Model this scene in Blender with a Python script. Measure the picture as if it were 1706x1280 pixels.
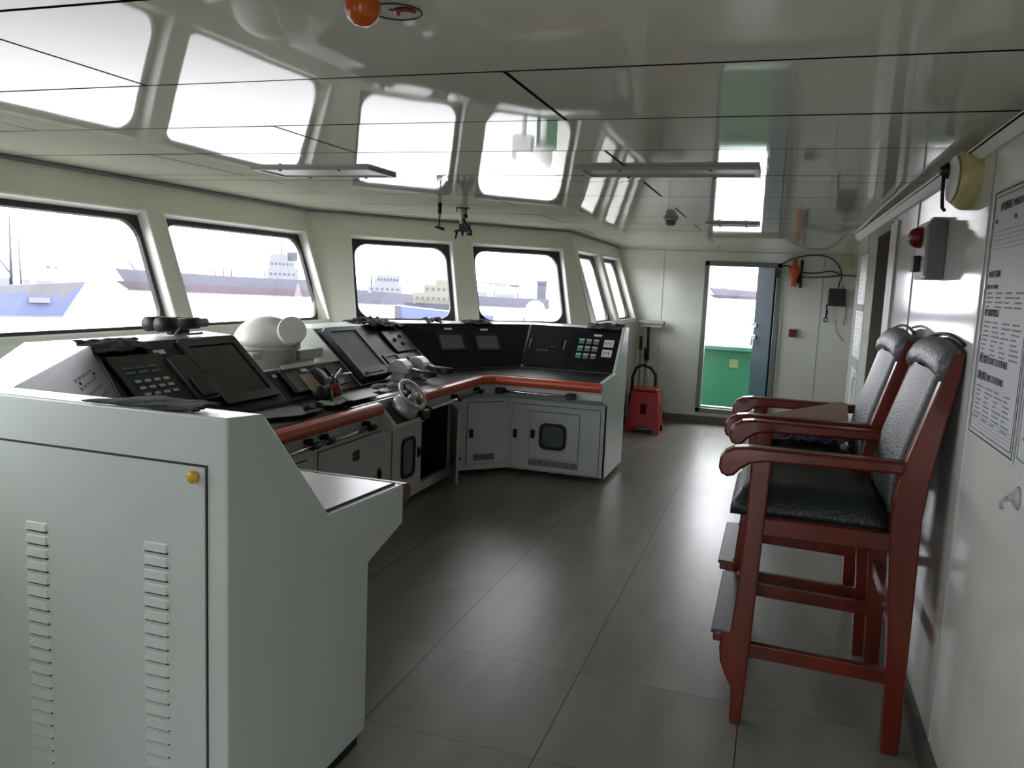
import bpy, bmesh, math, random
from mathutils import Vector, Matrix, noise
random.seed(7)
for o in list(bpy.data.objects): bpy.data.objects.remove(o)
scene = bpy.context.scene
COL = scene.collection
V = Vector

# ------------------------------------------------------------ camera
F, YAW, PITCH, ROLL = 1342.3, 0.31440259, 0.12594293, 0.04401237
def cam_axes():
    B = Matrix(((1,0,0),(0,0,-1),(0,1,0)))
    cy, sy = math.cos(YAW), math.sin(YAW); Rz = Matrix(((cy,sy,0),(-sy,cy,0),(0,0,1)))
    cp, sp = math.cos(PITCH), math.sin(PITCH); P = Matrix(((1,0,0),(0,cp,-sp),(0,sp,cp)))
    cr, sr = math.cos(ROLL), math.sin(ROLL); Q = Matrix(((cr,-sr,0),(sr,cr,0),(0,0,1)))
    return Q @ P @ B @ Rz
M = cam_axes()
cam = bpy.data.cameras.new('camera'); camo = bpy.data.objects.new('camera', cam); COL.objects.link(camo)
r, d, f = M[0], M[1], M[2]
camo.matrix_world = Matrix(((r[0],-d[0],-f[0],0),(r[1],-d[1],-f[1],0),(r[2],-d[2],-f[2],1.5),(0,0,0,1)))
cam.sensor_width = 36; cam.sensor_fit = 'HORIZONTAL'; cam.lens = F/1706*36; cam.clip_start = .05; cam.clip_end = 9000
scene.camera = camo

# ------------------------------------------------------------ world, exposure
SKY = 11.0
w = bpy.data.worlds.new('overcast_sky'); scene.world = w; w.use_nodes = True
nt = w.node_tree; bg = nt.nodes['Background']
tc = nt.nodes.new('ShaderNodeTexCoord'); sp = nt.nodes.new('ShaderNodeSeparateXYZ'); rp = nt.nodes.new('ShaderNodeValToRGB')
nt.links.new(tc.outputs['Generated'], sp.inputs[0]); nt.links.new(sp.outputs['Z'], rp.inputs[0]); nt.links.new(rp.outputs[0], bg.inputs[0])
rp.color_ramp.elements[0].position = 0.0; rp.color_ramp.elements[0].color = (.86,.85,.93,1)
rp.color_ramp.elements[1].position = 0.6; rp.color_ramp.elements[1].color = (.97,.98,1.0,1)
bg.inputs[1].default_value = SKY
vs = scene.view_settings; vs.view_transform = 'Standard'; vs.look = 'None'; vs.gamma = 1; vs.use_curve_mapping = False
vs.exposure = 0.22
scene.display_settings.display_device = 'sRGB'
cy = scene.cycles
cy.max_bounces = 10; cy.diffuse_bounces = 8; cy.glossy_bounces = 5; cy.transparent_max_bounces = 12
cy.use_denoising = True; cy.caustics_reflective = False; cy.caustics_refractive = False; cy.sample_clamp_indirect = 6

def portal(name, loc, n, sx, sy):
    L = bpy.data.lights.new(name, 'AREA'); L.shape = 'RECTANGLE'; L.size = sx; L.size_y = sy; L.cycles.is_portal = True
    o = bpy.data.objects.new(name, L); COL.objects.link(o); o.location = loc
    o.rotation_euler = V(n).to_track_quat('-Z', 'Y').to_euler()

# ------------------------------------------------------------ materials
def lin(c):
    c = c/255; return c/12.92 if c <= .04045 else ((c+.055)/1.055)**2.4
def S(r,g,b): return (lin(r),lin(g),lin(b),1)
MATS = {}
def mat(name, col, rough=.5, metal=0, spec=.5, var=0, vscale=6, bump=0, bscale=30, coat=0, coord='Object', stretch=None):
    m = bpy.data.materials.new(name); m.use_nodes = True; n = m.node_tree; b = n.nodes['Principled BSDF']
    b.inputs['Base Color'].default_value = col; b.inputs['Roughness'].default_value = rough; b.inputs['Metallic'].default_value = metal
    b.inputs['Specular IOR Level'].default_value = spec; b.inputs['Coat Weight'].default_value = coat; b.inputs['Coat Roughness'].default_value = .06
    if var or bump:
        t = n.nodes.new('ShaderNodeTexCoord'); src = t.outputs[coord]
        if stretch:
            mp = n.nodes.new('ShaderNodeMapping'); mp.inputs['Scale'].default_value = stretch; n.links.new(src, mp.inputs[0]); src = mp.outputs[0]
    if var:
        x = n.nodes.new('ShaderNodeTexNoise'); x.inputs['Scale'].default_value = vscale; x.inputs['Detail'].default_value = 6; n.links.new(src, x.inputs['Vector'])
        cr = n.nodes.new('ShaderNodeValToRGB'); n.links.new(x.outputs['Fac'], cr.inputs[0])
        cr.color_ramp.elements[0].position = .3; cr.color_ramp.elements[1].position = .7
        cr.color_ramp.elements[0].color = tuple(c*(1-var) for c in col[:3])+(1,); cr.color_ramp.elements[1].color = tuple(min(1,c*(1+var*.6)) for c in col[:3])+(1,)
        n.links.new(cr.outputs[0], b.inputs['Base Color'])
    if bump:
        x = n.nodes.new('ShaderNodeTexNoise'); x.inputs['Scale'].default_value = bscale; x.inputs['Detail'].default_value = 3; n.links.new(src, x.inputs['Vector'])
        bp = n.nodes.new('ShaderNodeBump'); bp.inputs['Strength'].default_value = bump; bp.inputs['Distance'].default_value = .02
        n.links.new(x.outputs['Fac'], bp.inputs['Height']); n.links.new(bp.outputs[0], b.inputs['Normal'])
    MATS[name] = m; return m
m_wall = mat('glossy white wall panel', S(212,215,208), .10, spec=.3, bump=.04, bscale=1.5, var=.03)
m_wpaint = mat('cream wall paint', S(206,206,194), .4, var=.04, vscale=3)
m_frame = mat('white window reveal paint', S(226,226,222), .45, var=.03)
m_ceil = mat('glossy ceiling panel', S(216,217,205), .035, bump=.035, bscale=1.6, stretch=(1,.5,1), spec=.06)
m_gap_shade = mat('dark joint and louvre shade', S(40,40,38), .8)
m_con = mat('console paint', S(196,203,198), .35, var=.04, vscale=2.5)
m_con2 = mat('console louvre paint', S(196,203,198), .35)
m_steelpanel = mat('console shelf laminate', S(190,192,192), .3, var=.04)
m_black = mat('black console panel', S(14,14,17), .3, spec=.3, var=.15, vscale=3)
m_blk = mat('black plastic', S(22,22,23), .4)
m_rub = mat('black rubber', S(20,19,20), .55)
m_gask = mat('window gasket rubber', S(36,28,30), .5)
m_gloss = mat('screen glass', S(20,21,23), .12)
m_scr = mat('grey screen glass', S(96,102,104), .22)
m_dgr = mat('dark green vinyl', S(30,38,32), .5, var=.15)
m_dg = mat('charcoal plastic', S(48,49,52), .42, var=.08)
m_grey = mat('mid grey plastic', S(110,112,112), .45, var=.05)
m_lgrey = mat('light grey plastic', S(170,172,172), .45)
m_whitep = mat('white plastic', S(200,200,198), .4)
m_offw = mat('off white enamel', S(196,192,186), .42, var=.05)
m_alu = mat('cast aluminium', S(180,182,185), .32, metal=.6, bump=.1, bscale=60)
m_chrome = mat('polished steel tube', S(200,200,200), .18, metal=1)
m_rail = mat('red brown padded rail', S(184,78,48), .32, var=.15, vscale=3)
m_maroon = mat('maroon trim', S(80,25,35), .4)
m_wood = mat('red stained hardwood', S(100,35,19), .28, spec=.35, var=.4, vscale=9, coat=.1, stretch=(1,1,.25))
m_leather = mat('black green leather', S(36,44,43), .36, spec=.35, bump=.25, bscale=90)
m_leather2 = mat('leather with sky highlight', S(92,96,97), .36, bump=.35, bscale=60)  # base colour lightened to carry the sky highlight on the head roll
m_brass = mat('yellow plastic', S(205,160,40), .4)
m_label = mat('white label paper', S(215,216,214), .6)
m_paper = mat('poster paper', S(186,189,190), .5, var=.03)
m_faint = mat('faint print', S(168,171,172), .6)
m_sheet = mat('white sheet', S(206,208,204), .4)
m_ink = mat('black ink', S(50,50,56), .7)
m_ink2 = mat('grey ink', S(118,120,126), .7)
m_red = mat('red plastic', S(165,10,24), .35)
m_redd = mat('dark red plastic', S(120,20,24), .4)
m_orange = mat('orange plastic', S(200,85,48), .45, var=.08)
m_orange2 = mat('amber glass', S(190,80,10), .2)
m_teal = mat('teal door paint', S(10,36,42), .6, spec=.15, var=.06)
m_green = mat('green deck paint', S(12,76,52), .5, var=.08, vscale=2)
m_green2 = mat('pale green cap rail paint', S(44,92,74), .5)
m_fgrey = mat('grey door frame', S(112,116,114), .4)
m_yel = mat('yellowed plastic', S(196,190,130), .4, var=.08)
m_base = mat('baseboard vinyl', S(94,88,84), .5, var=.05)
m_tan = mat('tan hardboard', S(168,140,120), .6, var=.08)
m_sticker = mat('weathered yellow sticker', S(84,98,62), .6)
m_cloth = mat('black cloth', S(40,41,45), .85, bump=.4, bscale=120)
m_cloth2 = mat('violet grey cloth', S(88,84,104), .9, bump=.4, bscale=80)
m_cloth3 = mat('grey cloth', S(150,148,146), .9, bump=.4, bscale=80)
m_clothb = mat('dark blue cloth', S(24,30,48), .85, bump=.4, bscale=80)
m_deck = mat('outer deck paint', S(60,120,95), .6)
m_dark = mat('unlit corridor lining', S(120,112,102), .6)
m_gbtn = mat('pale key caps', S(175,190,182), .5)
m_gled = mat('green key caps', S(60,140,95), .4)
m_tealk = mat('teal key legend', S(70,110,112), .5)
# outside
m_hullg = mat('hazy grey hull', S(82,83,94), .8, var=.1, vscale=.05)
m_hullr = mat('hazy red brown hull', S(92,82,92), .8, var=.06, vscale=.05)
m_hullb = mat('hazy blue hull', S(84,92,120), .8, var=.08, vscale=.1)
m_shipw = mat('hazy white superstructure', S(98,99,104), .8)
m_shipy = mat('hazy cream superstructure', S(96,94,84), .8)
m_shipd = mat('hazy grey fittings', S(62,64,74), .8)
def mat_sea():
    m = bpy.data.materials.new('muddy harbour water'); m.use_nodes = True; n = m.node_tree; b = n.nodes['Principled BSDF']
    b.inputs['Base Color'].default_value = S(105,100,100); b.inputs['Roughness'].default_value = .25
    t = n.nodes.new('ShaderNodeTexCoord'); x = n.nodes.new('ShaderNodeTexNoise'); x.inputs['Scale'].default_value = .3
    n.links.new(t.outputs['Object'], x.inputs['Vector']); bp = n.nodes.new('ShaderNodeBump'); bp.inputs['Strength'].default_value = .25; bp.inputs['Distance'].default_value = .4
    n.links.new(x.outputs['Fac'], bp.inputs['Height']); n.links.new(bp.outputs[0], b.inputs['Normal']); return m
m_sea = mat_sea()
def mat_glass():
    m = bpy.data.materials.new('window glass'); m.use_nodes = True; n = m.node_tree; n.nodes.remove(n.nodes['Principled BSDF'])
    a = n.nodes.new('ShaderNodeBsdfTransparent'); a.inputs[0].default_value = (.95,.96,.96,1)
    g = n.nodes.new('ShaderNodeBsdfGlossy'); g.inputs['Roughness'].default_value = .02
    lw = n.nodes.new('ShaderNodeLayerWeight'); lw.inputs['Blend'].default_value = .5; pw = n.nodes.new('ShaderNodeMath'); pw.operation = 'POWER'; pw.inputs[1].default_value = 5; n.links.new(lw.outputs['Facing'], pw.inputs[0]); fr = n.nodes.new('ShaderNodeMath'); fr.operation = 'MULTIPLY_ADD'; n.links.new(pw.outputs[0], fr.inputs[0]); fr.inputs[1].default_value = .7; fr.inputs[2].default_value = .03; mx = n.nodes.new('ShaderNodeMixShader')
    n.links.new(fr.outputs[0], mx.inputs[0]); n.links.new(a.outputs[0], mx.inputs[1]); n.links.new(g.outputs[0], mx.inputs[2])
    n.links.new(mx.outputs[0], n.nodes['Material Output'].inputs[0]); return m
m_glass = mat_glass()
def mat_floor():
    m = bpy.data.materials.new('grey vinyl floor tiles'); m.use_nodes = True; n = m.node_tree; b = n.nodes['Principled BSDF']; L = n.links
    t = n.nodes.new('ShaderNodeTexCoord'); s = n.nodes.new('ShaderNodeSeparateXYZ'); L.new(t.outputs['Object'], s.inputs[0])
    def math_(op, a, bb=None, **k):
        q = n.nodes.new('ShaderNodeMath'); q.operation = op
        for i, v in enumerate((a, bb)):
            if v is None: continue
            if isinstance(v, (int, float)): q.inputs[i].default_value = v
            else: L.new(v, q.inputs[i])
        return q.outputs[0]
    def line(axis, off, pitch, half):
        a = math_('ADD', s.outputs[axis], off); a = math_('DIVIDE', a, pitch); fr = math_('FRACT', a)
        d_ = math_('ABSOLUTE', math_('SUBTRACT', fr, .5)); return math_('GREATER_THAN', d_, .5-half/pitch), math_('FLOOR', a)
    lx, ix = line('X', 100*.605+.625, .605, .0022); ly, iy = line('Y', 100*.612-2.925+.612*0, .612, .0013)
    ids = n.nodes.new('ShaderNodeCombineXYZ'); L.new(ix, ids.inputs[0]); L.new(iy, ids.inputs[1])
    wn = n.nodes.new('ShaderNodeTexWhiteNoise'); wn.noise_dimensions = '2D'; L.new(ids.outputs[0], wn.inputs['Vector'])
    mp = n.nodes.new('ShaderNodeMapping'); mp.inputs['Scale'].default_value = (4,.7,1); L.new(t.outputs['Object'], mp.inputs[0])
    ad = n.nodes.new('ShaderNodeVectorMath'); ad.operation = 'ADD'; sc = n.nodes.new('ShaderNodeVectorMath'); sc.operation = 'SCALE'; sc.inputs['Scale'].default_value = 9
    L.new(wn.outputs['Color'], sc.inputs[0]); L.new(mp.outputs[0], ad.inputs[0]); L.new(sc.outputs[0], ad.inputs[1])
    nz = n.nodes.new('ShaderNodeTexNoise'); nz.inputs['Scale'].default_value = 1.6; nz.inputs['Detail'].default_value = 5; nz.inputs['Distortion'].default_value = .1; L.new(ad.outputs[0], nz.inputs['Vector'])
    cr = n.nodes.new('ShaderNodeValToRGB'); L.new(nz.outputs['Fac'], cr.inputs[0])
    cr.color_ramp.elements[0].position = .15; cr.color_ramp.elements[0].color = S(112,112,106); cr.color_ramp.elements[1].position = .85; cr.color_ramp.elements[1].color = S(150,149,141); b.inputs['Specular IOR Level'].default_value = .26
    n2 = n.nodes.new('ShaderNodeTexNoise'); n2.inputs['Scale'].default_value = 1.1; n2.inputs['Detail'].default_value = 5; L.new(t.outputs['Object'], n2.inputs['Vector'])
    mr = n.nodes.new('ShaderNodeMapRange'); mr.inputs['From Min'].default_value = .0; mr.inputs['From Max'].default_value = 1.0; mr.inputs['To Min'].default_value = .29; mr.inputs['To Max'].default_value = .37
    L.new(n2.outputs['Fac'], mr.inputs['Value']); L.new(mr.outputs[0], b.inputs['Roughness'])
    mx = n.nodes.new('ShaderNodeMix'); mx.data_type = 'RGBA'; L.new(math_('MAXIMUM', lx, math_('MULTIPLY', ly, .85)), mx.inputs['Factor'])
    L.new(cr.outputs[0], mx.inputs['A']); mx.inputs['B'].default_value = S(44,44,42); L.new(mx.outputs['Result'], b.inputs['Base Color'])
    return m
m_floor = mat_floor()

# ------------------------------------------------------------ mesh helpers
class MB:
    def __init__(s): s.v = []; s.f = []; s.m = []; s.cur = 0; s.sm = []; s.smooth = False
    def add(s, vs, fs):
        b = len(s.v); s.v += [tuple(p) for p in vs]
        for q in fs: s.f.append(tuple(b+i for i in q)); s.m.append(s.cur); s.sm.append(s.smooth)
        return s
    def hexa(s, p): return s.add(p, [(0,3,2,1),(4,5,6,7),(0,1,5,4),(1,2,6,5),(2,3,7,6),(3,0,4,7)])
    def box(s, a, b):
        x0,y0,z0 = a; x1,y1,z1 = b
        return s.hexa([(x0,y0,z0),(x1,y0,z0),(x1,y1,z0),(x0,y1,z0),(x0,y0,z1),(x1,y0,z1),(x1,y1,z1),(x0,y1,z1)])
    def prism(s, poly, vec):
        n = len(poly); vec = V(vec); poly = [V(p) for p in poly]
        return s.add(poly+[p+vec for p in poly], [tuple(range(n))[::-1], tuple(range(n,2*n))]+[(i,(i+1)%n,n+(i+1)%n,n+i) for i in range(n)])
    def loft(s, A, B):
        n = len(A); return s.add(list(A)+list(B), [tuple(range(n))[::-1], tuple(range(n,2*n))]+[(i,(i+1)%n,n+(i+1)%n,n+i) for i in range(n)])
    def cyl(s, a, b, r0, r1=None, n=16, caps=True):
        a, b = V(a), V(b); r1 = r0 if r1 is None else r1; z = (b-a).normalized(); x = z.orthogonal().normalized(); y = z.cross(x)
        vs = [a+(x*math.cos(t)+y*math.sin(t))*r0 for t in [2*math.pi*i/n for i in range(n)]]+[b+(x*math.cos(t)+y*math.sin(t))*r1 for t in [2*math.pi*i/n for i in range(n)]]
        sm = s.smooth; s.smooth = True; base = len(s.v)
        s.add(vs, [(i,(i+1)%n,n+(i+1)%n,n+i) for i in range(n)]); s.smooth = False
        if caps:
            s.f += [tuple(base+i for i in range(n))[::-1], tuple(base+n+i for i in range(n))]; s.m += [s.cur]*2; s.sm += [False]*2
        s.smooth = sm; return s
    def tube(s, path, r, n=8, closed=False):
        P = [V(p) for p in path]; k = len(P); rings = []; px = None
        for i, p in enumerate(P):
            if closed: t = P[(i+1)%k]-P[i-1]
            else: t = P[min(i+1,k-1)]-P[max(i-1,0)]
            t.normalize(); x = t.orthogonal() if px is None else px-t*px.dot(t)
            x.normalize(); px = x; y = t.cross(x); rr = r[i] if isinstance(r,(list,tuple)) else r
            rings.append([p+(x*math.cos(2*math.pi*j/n)+y*math.sin(2*math.pi*j/n))*rr for j in range(n)])
        vs = [q for R_ in rings for q in R_]; fs = []
        for i in range(k if closed else k-1):
            a = i*n; b_ = ((i+1)%k)*n; fs += [(a+j,a+(j+1)%n,b_+(j+1)%n,b_+j) for j in range(n)]
        sm = s.smooth; s.smooth = True
        if not closed: fs += [tuple(range(n))[::-1], tuple((k-1)*n+j for j in range(n))]
        s.add(vs, fs); s.smooth = sm; return s
    def lathe(s, prof, o, axis=(0,0,1), n=24):
        o = V(o); z = V(axis).normalized(); x = z.orthogonal().normalized(); y = z.cross(x); vs = []; fs = []; k = len(prof)
        for rr, h in prof:
            vs += [o+z*h+(x*math.cos(2*math.pi*j/n)+y*math.sin(2*math.pi*j/n))*max(rr,1e-4) for j in range(n)]
        for i in range(k-1): fs += [(i*n+j,i*n+(j+1)%n,(i+1)*n+(j+1)%n,(i+1)*n+j) for j in range(n)]
        fs += [tuple(range(n))[::-1], tuple((k-1)*n+j for j in range(n))]
        sm = s.smooth; s.smooth = True; s.add(vs, fs); s.smooth = sm; return s
    def ball(s, c, r, n=20, sc=(1,1,1)):
        c = V(c); k = n//2; vs = []; fs = []
        for i in range(k+1):
            th = math.pi*i/k
            for j in range(n): vs.append(c+V((math.sin(th)*math.cos(2*math.pi*j/n)*r*sc[0], math.sin(th)*math.sin(2*math.pi*j/n)*r*sc[1], math.cos(th)*r*sc[2])))
        for i in range(k): fs += [(i*n+j,(i+1)*n+j,(i+1)*n+(j+1)%n,i*n+(j+1)%n) for j in range(n)]
        sm = s.smooth; s.smooth = True; s.add(vs, fs); s.smooth = sm; return s
    def mesh(s, name, mats):
        me = bpy.data.meshes.new(name); me.from_pydata(s.v, [], s.f)
        for m in (mats if isinstance(mats,(list,tuple)) else [mats]): me.materials.append(m)
        for p, i, q in zip(me.polygons, s.m, s.sm): p.material_index = i; p.use_smooth = q
        bm = bmesh.new(); bm.from_mesh(me); bmesh.ops.remove_doubles(bm, verts=bm.verts, dist=1e-6) if False else None
        bmesh.ops.recalc_face_normals(bm, faces=bm.faces); bm.to_mesh(me); bm.free(); return me
    def build(s, name, mats, parent=None, bevel=0, solid=0):
        me = s.mesh(name, mats)
        o = bpy.data.objects.new(name, me); COL.objects.link(o)
        if parent is not None:
            o.parent = parent; o.matrix_parent_inverse = Matrix.Identity(4)
            T = world_of(parent).inverted(); me.transform(T)
        else:
            # put the origin at the base of the thing
            if s.v:
                xs, ys, zs = zip(*s.v); c = V(((min(xs)+max(xs))/2,(min(ys)+max(ys))/2,min(zs)))
                me.transform(Matrix.Translation(-c)); o.location = c
        if bevel:
            b = o.modifiers.new('bevel','BEVEL'); b.width = bevel; b.segments = 2; b.limit_method = 'ANGLE'; b.angle_limit = math.radians(40)
        return o
def world_of(o):
    m = Matrix.Translation(o.location) @ o.rotation_euler.to_matrix().to_4x4()
    return world_of(o.parent) @ m if o.parent else m
def tag(o, label=None, cat=None, group=None, kind=None):
    if label: o['label'] = label
    if cat: o['category'] = cat
    if group: o['group'] = group
    if kind: o['kind'] = kind
    return o
def thing(name, label, cat, loc=(0,0,0), rz=0, group=None):
    o = bpy.data.objects.new(name, None); o.empty_display_size = .1; COL.objects.link(o); o.location = loc; o.rotation_euler = (0,0,rz)
    return tag(o, label, cat, group)
def sempty(name, loc=(0,0,0)):
    o = bpy.data.objects.new(name, None); COL.objects.link(o); o.location = loc; o['kind'] = 'structure'; return o
def copy_tree(o, parent=None):
    c = o.copy(); COL.objects.link(c)
    if parent is not None: c.parent = parent
    for ch in list(o.children): copy_tree(ch, c)
    return c
class Quad:
    """flat face A,B (bottom) C,D (top); metric coordinates u along the bottom, v up, h outwards"""
    def __init__(s, A, B, D, flip=False):
        s.A = V(A); s.x = (V(B)-s.A); s.w = s.x.length; s.x.normalize(); y = V(D)-s.A; y -= s.x*y.dot(s.x); s.hh = y.length; s.y = y.normalized(); s.n = s.x.cross(s.y)
        if flip: s.n = -s.n
    def p(s, u, v, h=0): return s.A+s.x*u+s.y*v+s.n*h
    def uv(s, P): q = V(P)-s.A; return q.dot(s.x), q.dot(s.y)
    def slab(s, mb, u0, u1, v0, v1, h0, h1):
        return mb.hexa([s.p(u0,v0,h0),s.p(u1,v0,h0),s.p(u1,v1,h0),s.p(u0,v1,h0),s.p(u0,v0,h1),s.p(u1,v0,h1),s.p(u1,v1,h1),s.p(u0,v1,h1)])
    def outline(s, mb, u0, u1, v0, v1, w, h0, h1):
        for a in ((u0-w,u1+w,v0-w,v0),(u0-w,u1+w,v1,v1+w),(u0-w,u0,v0,v1),(u1,u1+w,v0,v1)): s.slab(mb, *a, h0, h1)
        return mb
    def ring(s, mb, u0, u1, v0, v1, rad, w, h0, h1, n=6):
        """rounded frame: outer rounded rect, inner rounded rect"""
        def rr(a0,a1,b0,b1,r_):
            out = []
            for cx, cy_, t0 in ((a1-r_,b1-r_,0),(a0+r_,b1-r_,90),(a0+r_,b0+r_,180),(a1-r_,b0+r_,270)):
                for i in range(n+1):
                    t = math.radians(t0+90*i/n); out.append((cx+r_*math.cos(t), cy_+r_*math.sin(t)))
            return out
        O = rr(u0,u1,v0,v1,rad); I = rr(u0+w,u1-w,v0+w,v1-w,max(rad-w*.4,.004)); k = len(O)
        vs = [s.p(*q,h0) for q in O]+[s.p(*q,h1) for q in O]+[s.p(*q,h1) for q in I]+[s.p(*q,h0) for q in I]
        fs = []
        for a in range(4):
            b = (a+1)%4
            fs += [(a*k+i,a*k+(i+1)%k,b*k+(i+1)%k,b*k+i) for i in range(k)]
        mb.add(vs, fs); return I
    def disc(s, mb, poly, h0, h1): return mb.prism([s.p(*q,h0) for q in poly], s.n*(h1-h0))
def text_mesh(body, size, name):
    c = bpy.data.curves.new(name, 'FONT'); c.body = body; c.size = size; c.extrude = .0004
    o = bpy.data.objects.new(name, c); COL.objects.link(o); dg = bpy.context.evaluated_depsgraph_get(); dg.update()
    me = bpy.data.meshes.new_from_object(o.evaluated_get(dg)); bpy.data.objects.remove(o); bpy.data.curves.remove(c); return me
def add_text(mb, q, u, v, body, size, wscale=1, h=.0015):
    me = text_mesh(body, size, 'text'); b = len(mb.v)
    for p in me.vertices: mb.v.append(tuple(q.p(u+p.co.x*wscale, v+p.co.y, h+p.co.z)))
    for f_ in me.polygons: mb.f.append(tuple(b+i for i in f_.vertices)); mb.m.append(mb.cur); mb.sm.append(False)
    bpy.data.meshes.remove(me)
def crumple(name, corners, m, label=None, cat=None, amp=.02, n=18, drape=None, seed=0, thick=.004, parent=None, group=None, zfun=None, fs=14):
    """a cloth patch over the quad corners (4 points), wrinkled by noise"""
    A,B,C_,D_ = [V(c) for c in corners]; vs = []
    for j in range(n+1):
        for i in range(n+1):
            u, v_ = i/n, j/n; p = A.lerp(B,u).lerp(D_.lerp(C_,u), v_)
            q = noise.noise(p*fs+V((seed,seed*2,0))); q2 = noise.noise(p*fs*2.4+V((seed*3,0,seed)))
            e = 1-.35*(max(abs(u-.5),abs(v_-.5))*2)**3
            edge = noise.noise(V((u*5+seed,v_*5,seed)))*.02
            p = p+V((edge, edge*.7, 0)) * (1 if (i in(0,n) or j in (0,n)) else 0)
            p.z += thick+amp*(abs(q)*1.2+abs(q2)*.5)*e
            if zfun: p.z = zfun(p)
            vs.append(p)
    mb = MB(); mb.smooth = True; mb.add(vs, [(j*(n+1)+i,j*(n+1)+i+1,(j+1)*(n+1)+i+1,(j+1)*(n+1)+i) for j in range(n) for i in range(n)])
    o = mb.build(name, m, parent)
    sd = o.modifiers.new('thickness','SOLIDIFY'); sd.thickness = thick; sd.offset = -1
    if label: tag(o, label, cat, group)
    return o

# ============================================================ SETTING
H = 1.99; TILT = .34; YC = 4.07
def zc(y): return 2.0-.0017*(y-YC)**2
RX = .56
mb = MB(); mb.box((-4.6,-1.3,-.12),(2.2,9.42,0)); o = mb.build('floor', m_floor); tag(o, kind='structure')
# shift so that object coordinates are world coordinates for the tile pattern
o.data.transform(Matrix.Translation(o.location)); o.location = (0,0,0)

# ceiling: individual panels, clipped to the plan of the wheelhouse
SEAMS = [-1.3,-.74,-.14,.46,1.262,1.865,2.45,3.02,3.70,3.915,4.53,5.135,5.74,6.34,6.94,7.54,8.14,8.74,9.34]
PLAN = [(-1.86,.45),(-3.56,2.05),(-3.56,5.60),(-1.86,7.20),(-1.82,9.40)]
bm = bmesh.new()
for i in range(len(SEAMS)-1):
    y0, y1 = SEAMS[i], SEAMS[i+1]; xs = [-3.8]+([-1.70] if i%2==0 else [-2.75,-.66])+[2.1]
    if i == 8: xs = [-3.8,2.1]
    for a, b in zip(xs, xs[1:]):
        g = .006; nx = max(2,int((b-a)/.3)); grid = []
        ph = random.random()*6; am = .0012
        for ii in range(nx+1):
            x = a+g+(b-a-2*g)*ii/nx
            row = [bm.verts.new((x, y, zc(y)+am*math.sin(x*2.2+ph)*(1 if 0<k_<2 else .4))) for k_, y in enumerate((y0+g,(y0+y1)/2,y1-g))]
            grid.append(row)
        for ii in range(nx):
            for k_ in range(2):
                fa = bm.faces.new((grid[ii][k_],grid[ii][k_+1],grid[ii+1][k_+1],grid[ii+1][k_])); fa.smooth = True
def clip(bm_, off):
    for p, q in zip(PLAN, PLAN[1:]):
        u = V((q[0]-p[0],q[1]-p[1],0)).normalized(); n = V((-u.y,u.x,0))
        bmesh.ops.bisect_plane(bm_, geom=bm_.verts[:]+bm_.edges[:]+bm_.faces[:], plane_co=V((*p,0))+n*off, plane_no=n)
    for y in (.45,2.0,5.6,7.2): bmesh.ops.bisect_plane(bm_, geom=bm_.verts[:]+bm_.edges[:]+bm_.faces[:], plane_co=V((0,y,0)), plane_no=V((0,1,0)))
    def xmin(y):
        P_ = [(-1.86,-9)]+PLAN+[(-1.82,19)]
        for p, q in zip(P_, P_[1:]):
            if p[1] <= y <= q[1]: return p[0]+(q[0]-p[0])*(y-p[1])/(q[1]-p[1]) - off*(1.45 if 1.2 < abs(y-4) < 3.6 and abs(y-4)>1.6 else 1)
    bad = [f_ for f_ in bm_.faces if f_.calc_center_median().x < xmin(f_.calc_center_median().y)-.004]
    bmesh.ops.delete(bm_, geom=bad, context='FACES')
clip(bm, .03)
me = bpy.data.meshes.new('ceiling'); bmesh.ops.recalc_face_normals(bm, faces=bm.faces); bm.to_mesh(me); bm.free(); me.materials.append(m_ceil)
o = bpy.data.objects.new('ceiling', me); COL.objects.link(o); tag(o, kind='structure')
bm = bmesh.new()
for i in range(30):
    y0, y1 = -1.4+i*.37, -1.4+(i+1)*.37
    vs_ = [bm.verts.new(p) for p in ((-3.9,y0,zc(y0)+.006),(2.2,y0,zc(y0)+.006),(2.2,y1,zc(y1)+.006),(-3.9,y1,zc(y1)+.006))]; bm.faces.new(vs_)
clip(bm, .20)
me = bpy.data.meshes.new('ceiling_backing'); bm.to_mesh(me); bm.free(); me.materials.append(m_gap_shade)
o = bpy.data.objects.new('trim_ceiling_joints', me); COL.objects.link(o); tag(o, kind='structure')

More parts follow.
